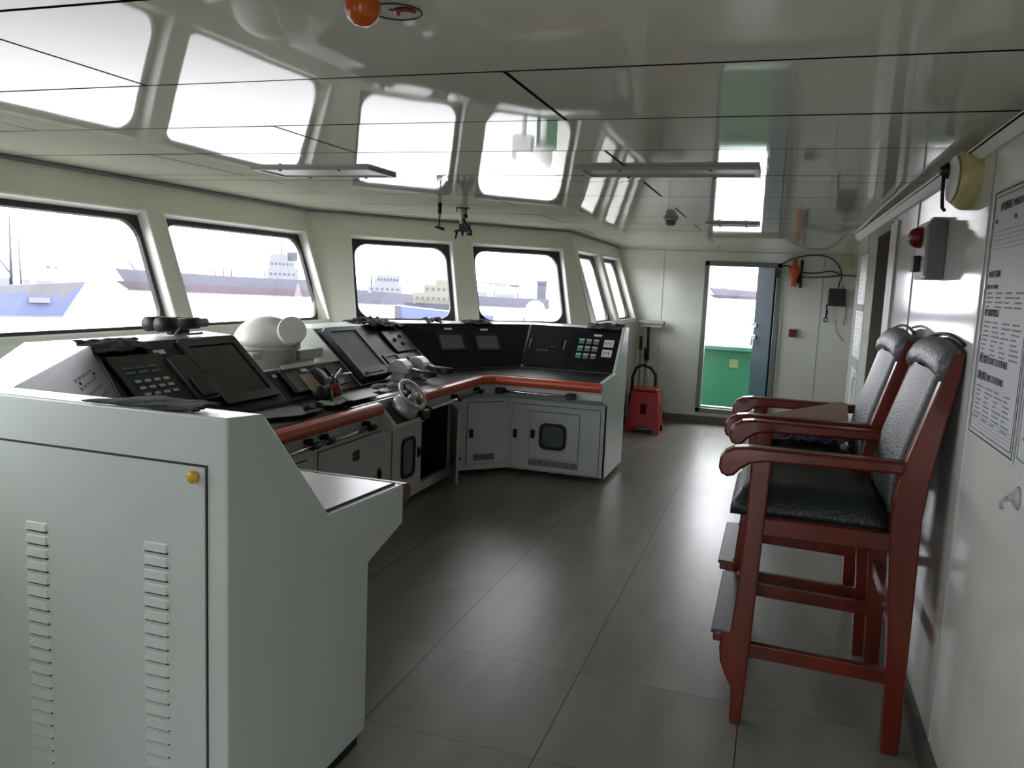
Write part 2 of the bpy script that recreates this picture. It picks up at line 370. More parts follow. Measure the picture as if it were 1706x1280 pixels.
# front walls, leaning outwards above the sill, with window openings
WN = [0]
def front_wall(name, p, q, wins, zsill=1.15, ztop=1.815, e0=0, e1=0):
    p = V((*p,0)); q = V((*q,0)); L = (q-p).length; u = (q-p)/L; n = V((-u.y,u.x,0))
    def W(t, z, d_): return p+u*t+n*(TILT*(z-H)+d_)+V((0,0,z))
    D0, D1 = 0, .115; mb = MB()
    def T_(t, z):   # walls meet along a slanted mitre where two leaning planes join
        if t == 0: return -e0*(H-z)*TILT
        if t == L: return L+e1*(H-z)*TILT
        return t
    def blk(t0,t1,z0,z1): mb.hexa([W(T_(t_,z_),z_,d_) for z_ in (z0,z1) for t_,d_ in ((t0,D0),(t1,D0),(t1,D1),(t0,D1))])
    blk(0,L,ztop,2.03); blk(0,L,zsill-.03,zsill)
    edges = [0]+[e for w_ in wins for e in w_]+[L]
    for a, b in zip(edges[::2], edges[1::2]):
        if b-a > .001: blk(a,b,zsill,ztop)
    b0 = [W(T_(t,zsill-.03),zsill-.03,dd) for t, dd in ((0,D0),(L,D0),(L,D1),(0,D1))]
    mb.hexa([V((c.x,c.y,0)) for c in b0]+b0)
    tag(mb.build(name, m_wpaint), kind='structure')
    for t0, t1 in wins:
        WN[0] += 1; root = sempty('window_%d'%WN[0], W((t0+t1)/2,zsill,0))
        nn = (W(0,1.2,1)-W(0,1.2,0)); vert = W(0,1.5,0)-W(0,1.2,0)
        Q = Quad(W(t0,zsill,0), W(t1,zsill,0), W(t0,ztop,0)); s_ = 1 if Q.n.dot(n) > 0 else -1; Q.n *= s_
        hh = (W(t0,ztop,0)-W(t0,zsill,0)).length
        # painted liner of the opening
        lm = MB(); e = .006
        for a in ((0,e,0,hh),(Q.w-e,Q.w,0,hh),(0,Q.w,0,e),(0,Q.w,hh-e,hh)): Q.slab(lm, *a, .0, .10)
        Q.outline(lm, -.0, Q.w, 0, hh, .004, -.003, .0)
        lm.build('reveal', m_frame, root)
        gm = MB(); Q.ring(gm, .004, Q.w-.004, .004, hh-.004, .005, .02, .070, .082)
        # rubber gasket, square outside, large round corners inside
        k = 8; r_ = .115; gw = .036; a0,a1,b0,b1 = .004, Q.w-.004, .004, hh-.004; I = []; O = []
        for cx, cy_, t_0 in ((a1-gw-r_,b1-gw-r_,0),(a0+gw+r_,b1-gw-r_,90),(a0+gw+r_,b0+gw+r_,180),(a1-gw-r_,b0+gw+r_,270)):
            for i in range(k+1):
                t_ = math.radians(t_0+90*i/k); c_, s2 = math.cos(t_), math.sin(t_); I.append((cx+r_*c_,cy_+r_*s2))
                mxx = max(abs(c_),abs(s2)); O.append((min(max(cx+(r_+gw)*c_/mxx,a0),a1), min(max(cy_+(r_+gw)*s2/mxx,b0),b1)))
        N = len(I); vs_ = []
        for h_, P_ in ((.066,O),(.062,I),(.088,I),(.088,O)): vs_ += [Q.p(*z_,h_) for z_ in P_]
        gm = MB(); gm.add(vs_, [(a*N+i,a*N+(i+1)%N,((a+1)%4)*N+(i+1)%N,((a+1)%4)*N+i) for a in range(4) for i in range(N)])
        gm.build('gasket', m_gask, root)
        pm = MB(); Q.slab(pm, .008, Q.w-.008, .008, hh-.008, .074, .080); pm.build('pane', m_glass, root)
        portal('daylight_portal', Q.p(Q.w/2, hh/2, .13), -Q.n, Q.w, hh)
front_wall('wall_front', (-3.56,2.0), (-3.56,5.60), [(.36,1.82),(1.957,3.47)])
front_wall('wall_front_right', (-3.56,5.60), (-1.86,7.20), [(.322,1.185),(1.365,2.247)], e1=.39)
front_wall('wall_right', (-1.86,7.20), (-1.82,9.30), [(.085,.955),(1.095,1.95)], e0=.39)
front_wall('wall_front_left', (-1.86,.45), (-3.56,2.0), [(.45,.92),(1.10,1.96)], e0=.39)  # windows out of view, added and sized to light the near console
front_wall('wall_left', (-1.86,-1.25), (-1.86,.45), [(.12,.85)], e1=.39)  # unseen side window, kept for its fill light from behind the camera
# thin grey trims where the front walls meet the ceiling
for k_, (p, q) in enumerate(zip(PLAN, PLAN[1:])):
    p = V((*p,0)); q = V((*q,0)); u = (q-p).normalized(); n = V((-u.y,u.x,0)); mb = MB()
    mb.hexa([p+n*-.005+V((0,0,1.962-.02*(k_==3))), q+n*-.005+V((0,0,1.962-.045*(k_==3))), q-n*.03+V((0,0,1.968-.045*(k_==3))), p-n*.03+V((0,0,1.968-.02*(k_==3)))]+
            [c+V((0,0,.045)) for c in (p-n*.005,q-n*.005,q-n*.03,p-n*.03)] if False else
            [p+n*.02+V((0,0,zc(p.y)-.022)), q+n*.02+V((0,0,zc(q.y)-.022)), q-n*.022+V((0,0,zc(q.y)-.014)), p-n*.022+V((0,0,zc(p.y)-.014)),
             p+n*.02+V((0,0,zc(p.y)-.001)), q+n*.02+V((0,0,zc(q.y)-.001)), q-n*.022+V((0,0,zc(q.y)-.001)), p-n*.022+V((0,0,zc(p.y)-.001))])
    tag(mb.build('trim_%d'%(k_+1), m_fgrey), kind='structure')

# far end wall with the door opening
YE = 9.28; DX0, DX1, DZ0, DZ1 = -.815, -.0, .13, 1.825
mb = MB()
for a in ((-2.6,DX0,0,2.03),(DX1,1.75,0,2.03),(DX0,DX1,DZ1,2.03),(DX0,DX1,0,DZ0)): mb.box((a[0],YE,a[2]),(a[1],YE+.10,a[3]))
tag(mb.build('wall_back', m_wall), kind='structure')
for i, x in enumerate((-1.27,-.83,.03)):
    pass
# near end wall behind the camera; unseen door opening, width set for fill light
mb = MB()

for a in ((-2.4,-.5,0,2.03),(0.0,1.75,0,2.03),(-.5,0,1.83,2.03),(-.5,0,0,.13)): mb.box((a[0],-1.40,a[2]),(a[1],-1.30,a[3]))
tag(mb.build('wall_near', m_wall), kind='structure')
portal('door_portal', (-.25,-1.45,1.0), (0,1,0), .5, 1.7); portal('door_portal_far', (-.4,9.42,1.0), (0,-1,0), .8, 1.7)

# right-hand (aft) wall with the dark passage opening
PY0, PY1, PZ = 4.945, 5.555, 1.885
mb = MB()
for a in ((-1.4,PY0,0,2.03),(PY1,6.95,0,2.03),(PY0,PY1,PZ,2.03)): mb.box((RX,a[0],a[2]),(RX+.07,a[1],a[3]))
tag(mb.build('wall_aft', m_wall), kind='structure')
mb = MB(); mb.box((RX+.07,4.2,0),(1.75,4.25,2.03)); mb.box((1.68,4.25,0),(1.75,5.9,2.03)); mb.box((.63,4.25,1.93),(1.68,5.56,1.99))
tag(mb.build('wall_passage', m_dark), kind='structure')
mb = MB(); mb.box((1.68,5.9,0),(1.75,9.28,2.03)); mb.box((RX+.07,4.19,0),(1.75,4.2,.01))
tag(mb.build('wall_far_recess', m_wall), kind='structure')
# cove trim, joint strips and skirting along the aft wall
mb = MB(); mb.prism([(RX,-1.3,1.935),(RX-.012,-1.3,1.935),(RX-.038,-1.3,1.962),(RX-.038,-1.3,1.975),(RX,-1.3,1.975)], (0,8.25,0)); 
o = mb.build('trim_6', m_frame); tag(o, kind='structure')
for v_ in o.data.vertices:
    y = v_.co.y+o.location.y; 
    if v_.co.z+o.location.z > 1.97: v_.co.z = zc(y)+.0-o.location.z
mb = MB()
for y in (.9,2.70,4.05,6.2): mb.box((RX-.004,y-.006,.12),(RX,y+.006,1.94))
tag(mb.build('trim_7', m_lgrey), kind='structure')
mb = MB()
for y0, y1 in ((-1.3,PY0-.3),(PY1+.03,6.95)): mb.box((RX-.012,y0,0),(RX,y1,.115))
tag(mb.build('baseboard_aft', m_base), kind='structure')
mb = MB()
for x0, x1 in ((-1.8,DX0-.03),(DX1+.03,1.68)): mb.box((x0,YE-.014,0),(x1,YE,.085))
mb.box((DX0-.03,YE-.014,0),(DX1+.03,YE,.085))
tag(mb.build('baseboard_back', m_base), kind='structure')
mb = MB()
for x in (-1.27,.42): mb.box((x-.004,YE-.003,.1),(x+.004,YE,1.94))
mb.box((-1.8,YE-.004,1.93),(1.68,YE,1.938))
tag(mb.build('trim_8', m_lgrey), kind='structure')

# passage doorway: frame and the open leaf folded against the wall beside it
dr = sempty('door_2', (RX,5.25,0))
mb = MB(); w_ = .035
mb.box((RX-.008,PY1-.008,0),(RX+.08,PY1+w_,PZ+w_)); mb.box((RX-.008,PY0-w_,0),(RX+.08,PY0+.008,PZ+w_)); mb.box((RX-.008,PY0+.008,PZ-.008),(RX+.08,PY1-.008,PZ+w_))
mb.build('door_frame', m_dark, dr)
mb = MB(); mb.box((RX-.012,4.655,.1),(RX-.001,4.905,PZ+.02)); mb.build('casing_panel', m_lgrey, dr)
mb = MB(); mb.cyl((RX-.04,4.69,1.08),(RX-.04,4.69,1.16),.009); mb.cyl((RX-.04,4.69,1.12),(RX-.01,4.69,1.12),.012); mb.build('door_handle', m_chrome, dr)

# end door: grey frame, teal leaf swung outwards, sill, hinges
dr = sempty('door_1', ((DX0+DX1)/2,YE,0)); fw = .05
mb = MB()
for a in ((DX0-.0,DX0+fw,DZ0,DZ1),(DX1-fw,DX1,DZ0,DZ1),(DX0,DX1,DZ1-fw,DZ1),(DX0,DX1,DZ0,DZ0+fw)): mb.box((a[0],YE-.03,a[2]),(a[1],YE+.12,a[3]))
mb.build('door_frame', m_fgrey, dr, bevel=.004)
mb = MB(); mb.box((DX0+fw,YE+.03,DZ0+fw-.02),(DX1-fw,YE+.13,DZ0+fw+.015)); mb.build('sill', m_lgrey, dr)
# leaf, hinged on the right, swung out past square
hx, hy = DX1-fw-.005, YE+.10; ang = math.radians(112); L_ = .60
du = V((-math.cos(ang),math.sin(ang),0)); dn = V((du.y,-du.x,0))
Q = Quad(V((hx,hy,DZ0+.07)), V((hx,hy,DZ0+.07))+du*L_*0+V((-.19,.30,0)), V((hx,hy,DZ1-.035)))
mb = MB(); Q.slab(mb, 0, Q.w, 0, Q.hh, -.02, .02); lf = mb.build('door_leaf', m_teal, dr, bevel=.004)
s_ = 1 if Q.n.dot(V((0,-1,0))) > 0 else -1
mb = MB()
for v0 in (.80,.93):
    mb.cyl(Q.p(Q.w-.05,v0,0), Q.p(Q.w-.05,v0,s_*.035), .022)
mb.tube([Q.p(Q.w-.05,.80,s_*.03),Q.p(Q.w-.05,.80,s_*.06),Q.p(Q.w-.05,.70,s_*.065)], .010)
mb.tube([Q.p(Q.w-.05,.93,s_*.03),Q.p(Q.w-.03,.95,s_*.05),Q.p(Q.w-.01,.93,s_*.05)], .009)
mb.build('door_handle', m_alu, lf)
mb = MB(); mb.box((hx-.02,YE-.045,DZ1-.16),(hx+.03,YE-.03,DZ1-.07)); mb.build('hinge', m_blk, dr)
# grey cable duct beside the door
mb = MB(); mb.box((DX1+.008,YE-.022,.15),(DX1+.03,YE,1.80)); tag(mb.build('trim_9', m_lgrey), kind='structure')

# ============================================================ CONSOLE
LINES = {'BF':(-2.25,(-2.25,5.64),(-1.95,5.94),5.94), 'BI':(-2.28,(-2.28,5.67),(-1.97,5.97),5.97), 'DF':(-2.09,(-2.09,5.60),(-1.99,5.70),5.70), 'DO':(-2.035,(-2.035,5.565),(-1.967,5.645),5.645),
         'PB':(-2.41,(-2.41,5.56),(-1.935,6.18),6.18), 'TI':(-2.76,(-2.76,5.46),(-1.972,6.49),6.49), 'TO':(-2.94,(-2.94,5.62),(-1.99,6.63),6.63)}
XE = -1.165
def P(line, st, z):
    xm, c1, c2, yf = LINES[line]; k, a = st
    if k == 'm': return V((xm, a, z))
    x, y = {'c1':c1, 'c2':c2, 'E':(XE,yf)}[k]
    return V((x, YC+a*(y-YC), z))
FULL = [('BF',.04),('BF',.60),('DF',.665),('DF',.80),('PB',.82),('TI',1.155),('TO',1.165),('TO',.04)]
UP = [('BF',.60),('DF',.665),('DF',.80),('PB',.82),('TI',1.155),('TO',1.165),('TO',.60)]
LOW = [('BF',.04),('BF',.60),('TO',.60),('TO',.04)]
def solid(mb, prof, a, b): mb.loft([P(l,a,z) for l, z in prof], [P(l,b,z) for l, z in prof])
def quad(l0,z0,l1,z1,a,b):
    q = Quad(P(l0,a,z0),P(l0,b,z0),P(l1,a,z1)); q.c = (P(l0,a,z0),P(l0,b,z0),P(l1,b,z1),P(l1,a,z1))
    ctr = V((-1.9,YC,1.6))
    if q.n.dot(ctr-q.A) < 0: q.n = -q.n
    return q
def skin(mb, q, h0=.0015, h1=.004, inset=.012):
    c = sum(q.c, V())/4; pts = [p+(c-p).normalized()*inset for p in q.c]
    mb.hexa([p+q.n*h0 for p in pts]+[p+q.n*h1 for p in pts])
def rail(name, par, a, b):
    """padded half-round rail along the desk front"""
    sec = []
    for i in range(9):
        t = math.pi*(i/8)-math.pi/2; sec.append((max(0,math.cos(t))**.6, .765+.036*math.sin(t)))
    sec = [(-.0,.729)]+sec+[(0,.801)]
    A = [P('DF',a,z).lerp(P('DO',a,z),o) for o, z in sec]; B = [P('DF',b,z).lerp(P('DO',b,z),o) for o, z in sec]
    mb = MB(); mb.loft(A,B); return mb.build(name, m_rail, par)
def grab_bar(par, a, b, ts):
    """steel tube on black rubber brackets below the padded rail"""
    z = .686; pa, pb = P('DO',a,z), P('DO',b,z); mb = MB(); mb.cyl(pa, pb, .012, n=12); bar = mb.build('grab_bar', m_chrome, par)
    fa, fb = P('DF',a,z), P('DF',b,z)
    for t in ts:
        mb = MB(); p = pa.lerp(pb,t); q = fa.lerp(fb,t); u = (pb-pa).normalized()
        mb.cyl(p-u*.03, p+u*.03, .017, n=12); mb.tube([p-u*.02+V((0,0,.0)), p.lerp(q,.4)+V((0,0,.022)), q+V((0,0,.014))], .015); mb.build('bracket', m_rub, bar)
def plate_door(q, par, u0,u1,v0,v1, name='door', m=None, hand=None, bevel=.003):
    mb = MB(); q.slab(mb,u0,u1,v0,v1,0,.008); mb.cur = 1; q.outline(mb,u0,u1,v0,v1,.004,0,.0015)
    o = mb.build(name, [m or m_con, m_gap_shade], par)
    if hand:
        hu, hv = hand; hm = MB(); q.slab(hm,hu-.016,hu+.016,hv-.034,hv+.034,.008,.016); q.slab(hm,hu-.008,hu+.010,hv-.02,hv+.02,.016,.026); hm.build('handle', m_blk, o, bevel=.002)
    return o
def slots(q, par, u0,u1,v0,v1,n,h):
    mb = MB()
    for i in range(n):
        u = u0+(u1-u0)*(i+.5)/n; q.slab(mb,u-.0032,u+.0032,v0,v1,h,h+.0012)
    return mb.build('vent_slots', m_gap_shade, par)
def label_plate(q, par, u, v, w_, h_, m=None, hh=.006):
    mb = MB(); q.slab(mb,u-w_/2,u+w_/2,v-h_/2,v+h_/2,hh-.003,hh); return mb.build('label_plate', m or m_label, par)
def display(q, par, u0,u1,v0,v1, bez=.02, th=.018, glass=None, frame=None, name='display', chin=.0):
    mb = MB(); q.ring(mb,u0,u1,v0,v1,.012,bez,.002,th); 
    if chin: q.slab(mb,u0+bez*.5,u1-bez*.5,v0+bez*.5,v0+bez+chin,.004,th-.002)
    o = mb.build(name, frame or m_blk, par)
    gm = MB(); q.slab(gm,u0+bez*.8,u1-bez*.8,v0+bez*.8+chin,v1-bez*.8,.003,th-.008); gm.build('screen', glass or m_gloss, o)
    return o
def st(k, a=1): return (k, a)
# --- near wing unit, its louvred back towards the camera
U = thing('console_cabinet', 'white steel console wing nearest the camera with two rows of louvres on its back', 'console cabinet', (-1.55,2.0,0))
mb = MB(); solid(mb, FULL, st('E',-1), st('c2',-1)); mb.build('cabinet_body', m_con, U, bevel=.006)
mb = MB(); mb.loft([P('BI',st('E',-1),.0)+V((-.012,0,0)),P('BI',st('E',-1),.04)+V((-.012,0,0)),P('TO',st('E',-1),.04)+V((-.012,.03,0)),P('TO',st('E',-1),0)+V((-.012,.03,0))],
                   [P('BI',st('c2',-1),.0),P('BI',st('c2',-1),.04),P('TO',st('c2',-1),.04)+V((0,.03,0)),P('TO',st('c2',-1),0)+V((0,.03,0))]); mb.build('plinth', m_rub, U)
yb = YC-(6.63-YC)
Q = Quad(V((-1.99,yb,0)), V((XE,yb,0)), V((-1.99,yb,1)))
dw = Q.w
mb = MB(); Q.slab(mb, .012, dw-.058, .06, 1.045, 0, .006); mb.cur = 1; Q.outline(mb,.012,dw-.058,.06,1.045,.005,0,.0015); bd = mb.build('back_panel', [m_con, m_gap_shade], U)
mb = MB(); mb.lathe([(.010,0),(.015,.004),(.015,.010),(.006,.014)], Q.p(dw-.085,1.022,.006), Q.n, 16); mb.build('lock', m_brass, bd)
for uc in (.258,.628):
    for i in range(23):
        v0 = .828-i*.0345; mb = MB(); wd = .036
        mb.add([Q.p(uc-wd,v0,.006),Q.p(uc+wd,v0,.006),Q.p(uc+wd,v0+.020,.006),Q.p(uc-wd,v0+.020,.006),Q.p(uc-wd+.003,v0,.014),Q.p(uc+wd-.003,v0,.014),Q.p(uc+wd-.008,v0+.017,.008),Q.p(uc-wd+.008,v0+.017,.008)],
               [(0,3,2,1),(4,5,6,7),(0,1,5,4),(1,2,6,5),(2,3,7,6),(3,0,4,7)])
        mb.cur = 1; Q.slab(mb,uc-wd+.002,uc+wd-.002,v0-.0062,v0+.0005,.006,.007)  # dark strip on the panel paints the shadow line under each blade
        mb.build('louvre', [m_con2, m_gap_shade], bd)
q = quad('DF',.80,'PB',.82,st('E',-1),st('c2',-1)); mb = MB(); skin(mb,q,.0015,.005,.03); mb.build('desk_top', m_steelpanel, U)
mb = MB(); q.outline(mb,.03,q.w-.03,.02,q.hh-.03,.005,.001,.0062); mb.build('desk_edging', m_rub, U)
q = quad('PB',.82,'TI',1.155,st('E',-1),st('c2',-1)); mb = MB(); skin(mb,q); mb.build('control_panel', m_black, U)
rail('armrest_rail', U, ('E',-1), ('c2',-1)).data.materials[0] = m_maroon
# --- near corner unit
U = thing('console_cabinet', 'short corner console cabinet with a dark vented facet beside the nearest white wing', 'console cabinet', (-2.4,2.3,0))
a, b = st('c2',-1), st('c1',-1)
mb = MB(); solid(mb, FULL, a, b); mb.build('cabinet_body', m_con, U)
q = quad('PB',.82,'TI',1.155,a,b); mb = MB(); skin(mb,q,.002,.005,.01); pnl = mb.build('control_panel', m_dg, U)
q = quad('DF',.80,'PB',.82,a,b); mb = MB(); skin(mb,q); mb.build('desk_top', m_black, U)
q = quad('PB',.82,'TI',1.155,a,b)
mb = MB()
for i in range(5):
    for j in range(6): q.slab(mb, q.w*.52+i*.075, q.w*.52+i*.075+.05, .14+j*.034, .14+j*.034+.012, .005, .007)
mb.build('vent_slots', m_rub, pnl)
for uv_ in ((.15,.30),(.45,.30),(.05,.1),(.75,.30)):
    mb = MB(); mb.cyl(q.p(*uv_,.004), q.p(*uv_,.010), .006, n=8); mb.build('screw', m_rub, pnl)
rail('armrest_rail', U, a, b)
# --- keypad and large dark radar screen
U = thing('console_cabinet', 'console cabinet with keypad, covered panel and large switched-off dark screen', 'console cabinet', (-2.6,3.1,0))
a, b = st('c1',-1), ('m',3.615)
mb = MB(); solid(mb, FULL, a, b); mb.build('cabinet_body', m_con, U, bevel=.004)
qm = lambda y0,y1: quad('PB',.82,'TI',1.155,('m',y0),('m',y1))
q = qm(2.60,3.615); mb = MB(); q.c = (P('PB',a,.82),P('PB',b,.82),P('TI',b,1.155),P('TI',a,1.155)); skin(mb,q); cp = mb.build('control_panel', m_black, U)
q = qm(2.60,3.615)
uy = lambda y: y-2.60
scr = display(q, cp, uy(3.16), uy(3.59), .05, .46, bez=.045, th=.022, glass=m_gloss, frame=m_blk, name='radar_screen')
# keypad
mb = MB(); q.slab(mb, uy(2.68), uy(3.00), .10, .40, .004, .018); kp = mb.build('keypad', m_blk, cp, bevel=.004)
for r_ in range(3):
    for c_ in range(4):
        mb = MB(); q.slab(mb, uy(2.735)+c_*.056, uy(2.735)+c_*.056+.034, .17+r_*.036, .17+r_*.036+.014, .018, .022); mb.build('key', m_gbtn, kp)
for r_ in range(2):
    for c_ in range(3):
        mb = MB(); q.slab(mb, uy(2.72)+c_*.075, uy(2.72)+c_*.075+.055, .292+r_*.028, .292+r_*.028+.012, .018, .021); mb.build('display_strip', m_tealk, kp)
mb = MB(); q.slab(mb, uy(3.00), uy(3.14), .09, .36, .004, .035); q.slab(mb, uy(3.02), uy(3.12), .10, .22, .035, .055); mb.build('instrument_cover', m_dgr, cp, bevel=.008)
label_plate(q, cp, uy(3.02), .41, .07, .025); label_plate(q, cp, uy(2.90), .06, .08, .03); label_plate(q, cp, uy(3.33), .475, .06, .018)
q = quad('DF',.80,'PB',.82,('m',2.75),b); mb = MB(); skin(mb,q,.0015,.004,.002); mb.build('desk_top', m_black, U)
rail('armrest_rail', U, a, b)
fq = quad('BF',.04,'BF',.60,('m',2.70),b); plate_door(fq, U, .05, .85, .03, .50)
grab_bar(U, ('m',2.8), ('m',3.40), (.1,.8))
# --- low centre unit below the magnetic compass
U = thing('console_cabinet', 'low centre console cabinet with a sloping instrument facet in front of the white compass dome', 'console cabinet', (-2.6,4.0,0))
a, b = ('m',3.615), ('m',4.40)
def mid(a_, x, z): return V((x, a_[1], z))
def lowprof(a_): return [P('BF',a_,.04),P('BF',a_,.60),P('DF',a_,.665),P('DF',a_,.80),P('PB',a_,.82),mid(a_,-2.565,.968),mid(a_,-2.62,.968),mid(a_,-2.62,.86),mid(a_,-2.94,.86),P('TO',a_,.04)]
mb = MB(); mb.loft(lowprof(a), lowprof(b)); mb.build('cabinet_body', m_con, U, bevel=.003)
q = Quad(V((-2.41,3.615,.82)),V((-2.41,4.40,.82)),V((-2.565,3.615,.968))); 
if q.n.x < 0: q.n = -q.n
q.c = (q.p(0,0),q.p(.785,0),q.p(.785,q.hh),q.p(0,q.hh)); mb = MB(); skin(mb,q,.001,.004,.006); cp = mb.build('control_panel', m_black, U)
mb = MB(); q.slab(mb,.10,.46,.03,.20,.004,.03); ap = mb.build('autopilot_unit', m_dgr, cp, bevel=.01)
mb = MB(); q.slab(mb,.12,.44,.185,.215,.03,.04); mb.build('top_edge', m_lgrey, ap)
mb = MB(); q.slab(mb,.22,.34,.02,.135,.03,.034); mb.build('scale_plate', m_tan, ap)
mb = MB(); mb.lathe([(.055,0),(.055,.012),(.04,.02),(.012,.022)], q.p(.40,.105,.03), q.n, 24); mb.build('dial', m_dgr, ap)
label_plate(q, ap, .30, .165, .06, .022, hh=.034); label_plate(q, cp, .06, .175, .035, .02)
mb = MB(); q.slab(mb,.56,.74,.04,.18,.004,.012); mb.build('blank_panel', m_dg, cp)
q = quad('DF',.80,'PB',.82,a,b); mb = MB(); skin(mb,q,.0015,.004,.002); mb.build('desk_top', m_black, U)
rail('armrest_rail', U, a, ('m',3.99)); grab_bar(U, ('m',3.36), ('m',3.86), (.12,.97))
fq = quad('BF',.04,'BF',.60,a,b); dd = plate_door(fq, U, .04, .76, .06, .52, hand=(.72,.26))
mb = MB()
for i in range(2):
    for j in range(2): fq.slab(mb,.40+i*.038,.435+i*.038,.40+j*.030,.427+j*.030,.008,.011)
mb.build('vent_grille', m_blk, dd)
# steering pedestal sloping forward of the desk
ST = thing('steering_stand', 'sloping white steering stand with dark green top below the small spoked wheel', 'steering stand', (-2.05,4.23,.6))
mb = MB(); y0, y1 = 4.03, 4.44
sec = lambda y: [V((-2.16,y,.815)),V((-2.12,y,.812)),V((-1.985,y,.668)),V((-1.99,y,.645)),V((-2.0,y,.632)),V((-2.11,y,.632)),V((-2.13,y,.79))]
mb.loft(sec(y0), sec(y1)); mb.build('stand_body', m_con, ST, bevel=.004)
tq = Quad(V((-1.985,y0,.668)),V((-1.985,y1,.668)),V((-2.12,y0,.812))); 
if tq.n.x < 0: tq.n = -tq.n
mb = MB(); tq.slab(mb,.03,.39,.008,tq.hh-.005,0,.004); mb.build('top_plate', m_dgr, ST)
hc = tq.p(.20,.085,.0); mb = MB(); mb.lathe([(.088,0),(.088,.02),(.075,.055),(.05,.08),(.022,.09)], hc, tq.n+V((0,0,.3)), 24); mb.build('wheel_hub_cover', m_alu, ST)
wn = V((.75,-.1,.62)).normalized(); wc = hc+tq.n*.10+V((-.01,0,.028)); wx = wn.orthogonal().normalized(); wy = wn.cross(wx); mb = MB()
mb.tube([wc+(wx*math.cos(t)+wy*math.sin(t))*.092 for t in [2*math.pi*i/32 for i in range(32)]], .013, 10, True)
for k_ in range(3):
    t = 2*math.pi*k_/3+.5; mb.cyl(wc, wc+(wx*math.cos(t)+wy*math.sin(t))*.09, .011, .009, 10)
mb.cyl(hc+tq.n*.07, wc+wn*.012, .02, .024); mb.build('steering_wheel', m_alu, ST)
t = 2.2; hp = wc+(wx*math.cos(t)+wy*math.sin(t))*.09; mb = MB(); mb.cyl(hp, hp+wn*.05, .012, .015); mb.build('spinner_knob', m_rub, ST)
mb = MB(); mb.box((-2.0,4.37,.655),(-1.97,4.47,.70)); mb.cyl((-1.99,4.36,.69),(-1.99,4.47,.69),.02); mb.build('lever', m_rub, ST)
# --- radar and engine unit with the open cupboard
U = thing('console_cabinet', 'console cabinet with pale grey radar screen above an open dark cupboard', 'console cabinet', (-2.6,5.0,0))
a, b = ('m',4.40), st('c1',1); o0, o1 = ('m',4.97), ('m',5.50)
mb = MB(); solid(mb, UP, a, b); solid(mb, LOW, a, o0); solid(mb, LOW, o1, b)
mb.box((-2.94,4.97,.04),(-2.25,5.50,.10)); mb.box((-2.94,4.97,.10),(-2.90,5.50,.60)); mb.build('cabinet_body', m_con, U)
mb = MB(); mb.box((-2.90,4.971,.10),(-2.28,4.976,.599)); mb.box((-2.90,5.494,.10),(-2.28,5.499,.599)); mb.box((-2.899,4.976,.10),(-2.893,5.494,.599)); mb.box((-2.89,4.976,.594),(-2.28,5.494,.599)); mb.box((-2.89,4.976,.1),(-2.28,5.494,.104)); mb.build('cupboard_lining', m_dgr, U)
fq = quad('BF',.04,'BF',.60,a,o0)
dd = plate_door(fq, U, .12, .55, .03, .52, hand=(.505,.29))
mb = MB(); I = fq.ring(mb,.24,.44,.15,.42,.05,.022,.008,.02); po = mb.build('porthole_frame', m_rub, dd); mb = MB(); fq.disc(mb, I, .009,.012); mb.build('porthole_glass', m_grey, po)
# door of the cupboard standing open
hp = V((-2.245,5.49,.05)); dq = Quad(hp, hp+V((.128,-.205,0)).normalized()*.30, hp+V((0,0,.55)))
mb = MB(); dq.slab(mb,0,.30,0,.53,-.009,.009); od = mb.build('open_door', m_con, U, bevel=.004)
mb = MB(); mb.cyl(dq.p(.27,.18,-.03),dq.p(.27,.18,.03),.010); mb.tube([dq.p(.27,.18,.03),dq.p(.27,.13,.035)],.006); mb.build('handle', m_blk, od)
q = qm(4.40,5.57); uy = lambda y: y-4.40
q.c = (P('PB',a,.82),P('PB',b,.82),P('TI',b,1.155),P('TI',a,1.155)); mb = MB(); skin(mb,q,.0015,.004,.02); cp = mb.build('control_panel', m_black, U)
sc = display(q, cp, uy(4.43), uy(4.82), .03, .445, bez=.035, th=.05, glass=m_scr, frame=m_dg, name='radar_screen', chin=.035)
for i in range(7):
    mb = MB(); mb.cyl(q.p(uy(4.49)+i*.035,.055,.045), q.p(uy(4.49)+i*.035,.055,.056), .012 if i==0 else .006, n=10); mb.build('button', m_rub if i==0 else m_grey, sc)
mb = MB(); q.slab(mb, uy(5.17), uy(5.50), .20, .40, .004, .02); iu = mb.build('instrument', m_dg, cp, bevel=.004)
for p_ in ((.1,.31),(.18,.27),(.22,.34)):
    mb = MB(); mb.lathe([(.016,0),(.014,.012)], q.p(uy(5.17)+p_[0],p_[1],.02), q.n, 12); mb.build('knob', m_grey, iu)
display(q, cp, uy(4.90), uy(5.10), .05, .19, bez=.02, th=.03, glass=m_grey, frame=m_dg, name='small_display')
mb = MB(); q.slab(mb, uy(5.13), uy(5.40), .04, .17, .004, .016); hs = mb.build('alarm_panel', m_blk, cp, bevel=.003)
mb = MB(); mb.tube([q.p(uy(5.24),.15,.016),q.p(uy(5.26),.10,.03),q.p(uy(5.28),.05,.02)], .007); mb.build('toggle', m_lgrey, hs)
label_plate(q, cp, uy(4.60), .46, .07, .012)
q = quad('DF',.80,'PB',.82,a,b); q.c = (P('DF',a,.80),P('DF',b,.80),P('PB',b,.82),P('PB',a,.82)); mb = MB(); skin(mb,q,.0015,.004,.002); mb.build('desk_top', m_black, U)
rail('armrest_rail', U, ('m',4.47), b); grab_bar(U, ('m',4.52), ('m',5.56), (.06,.55,.97))
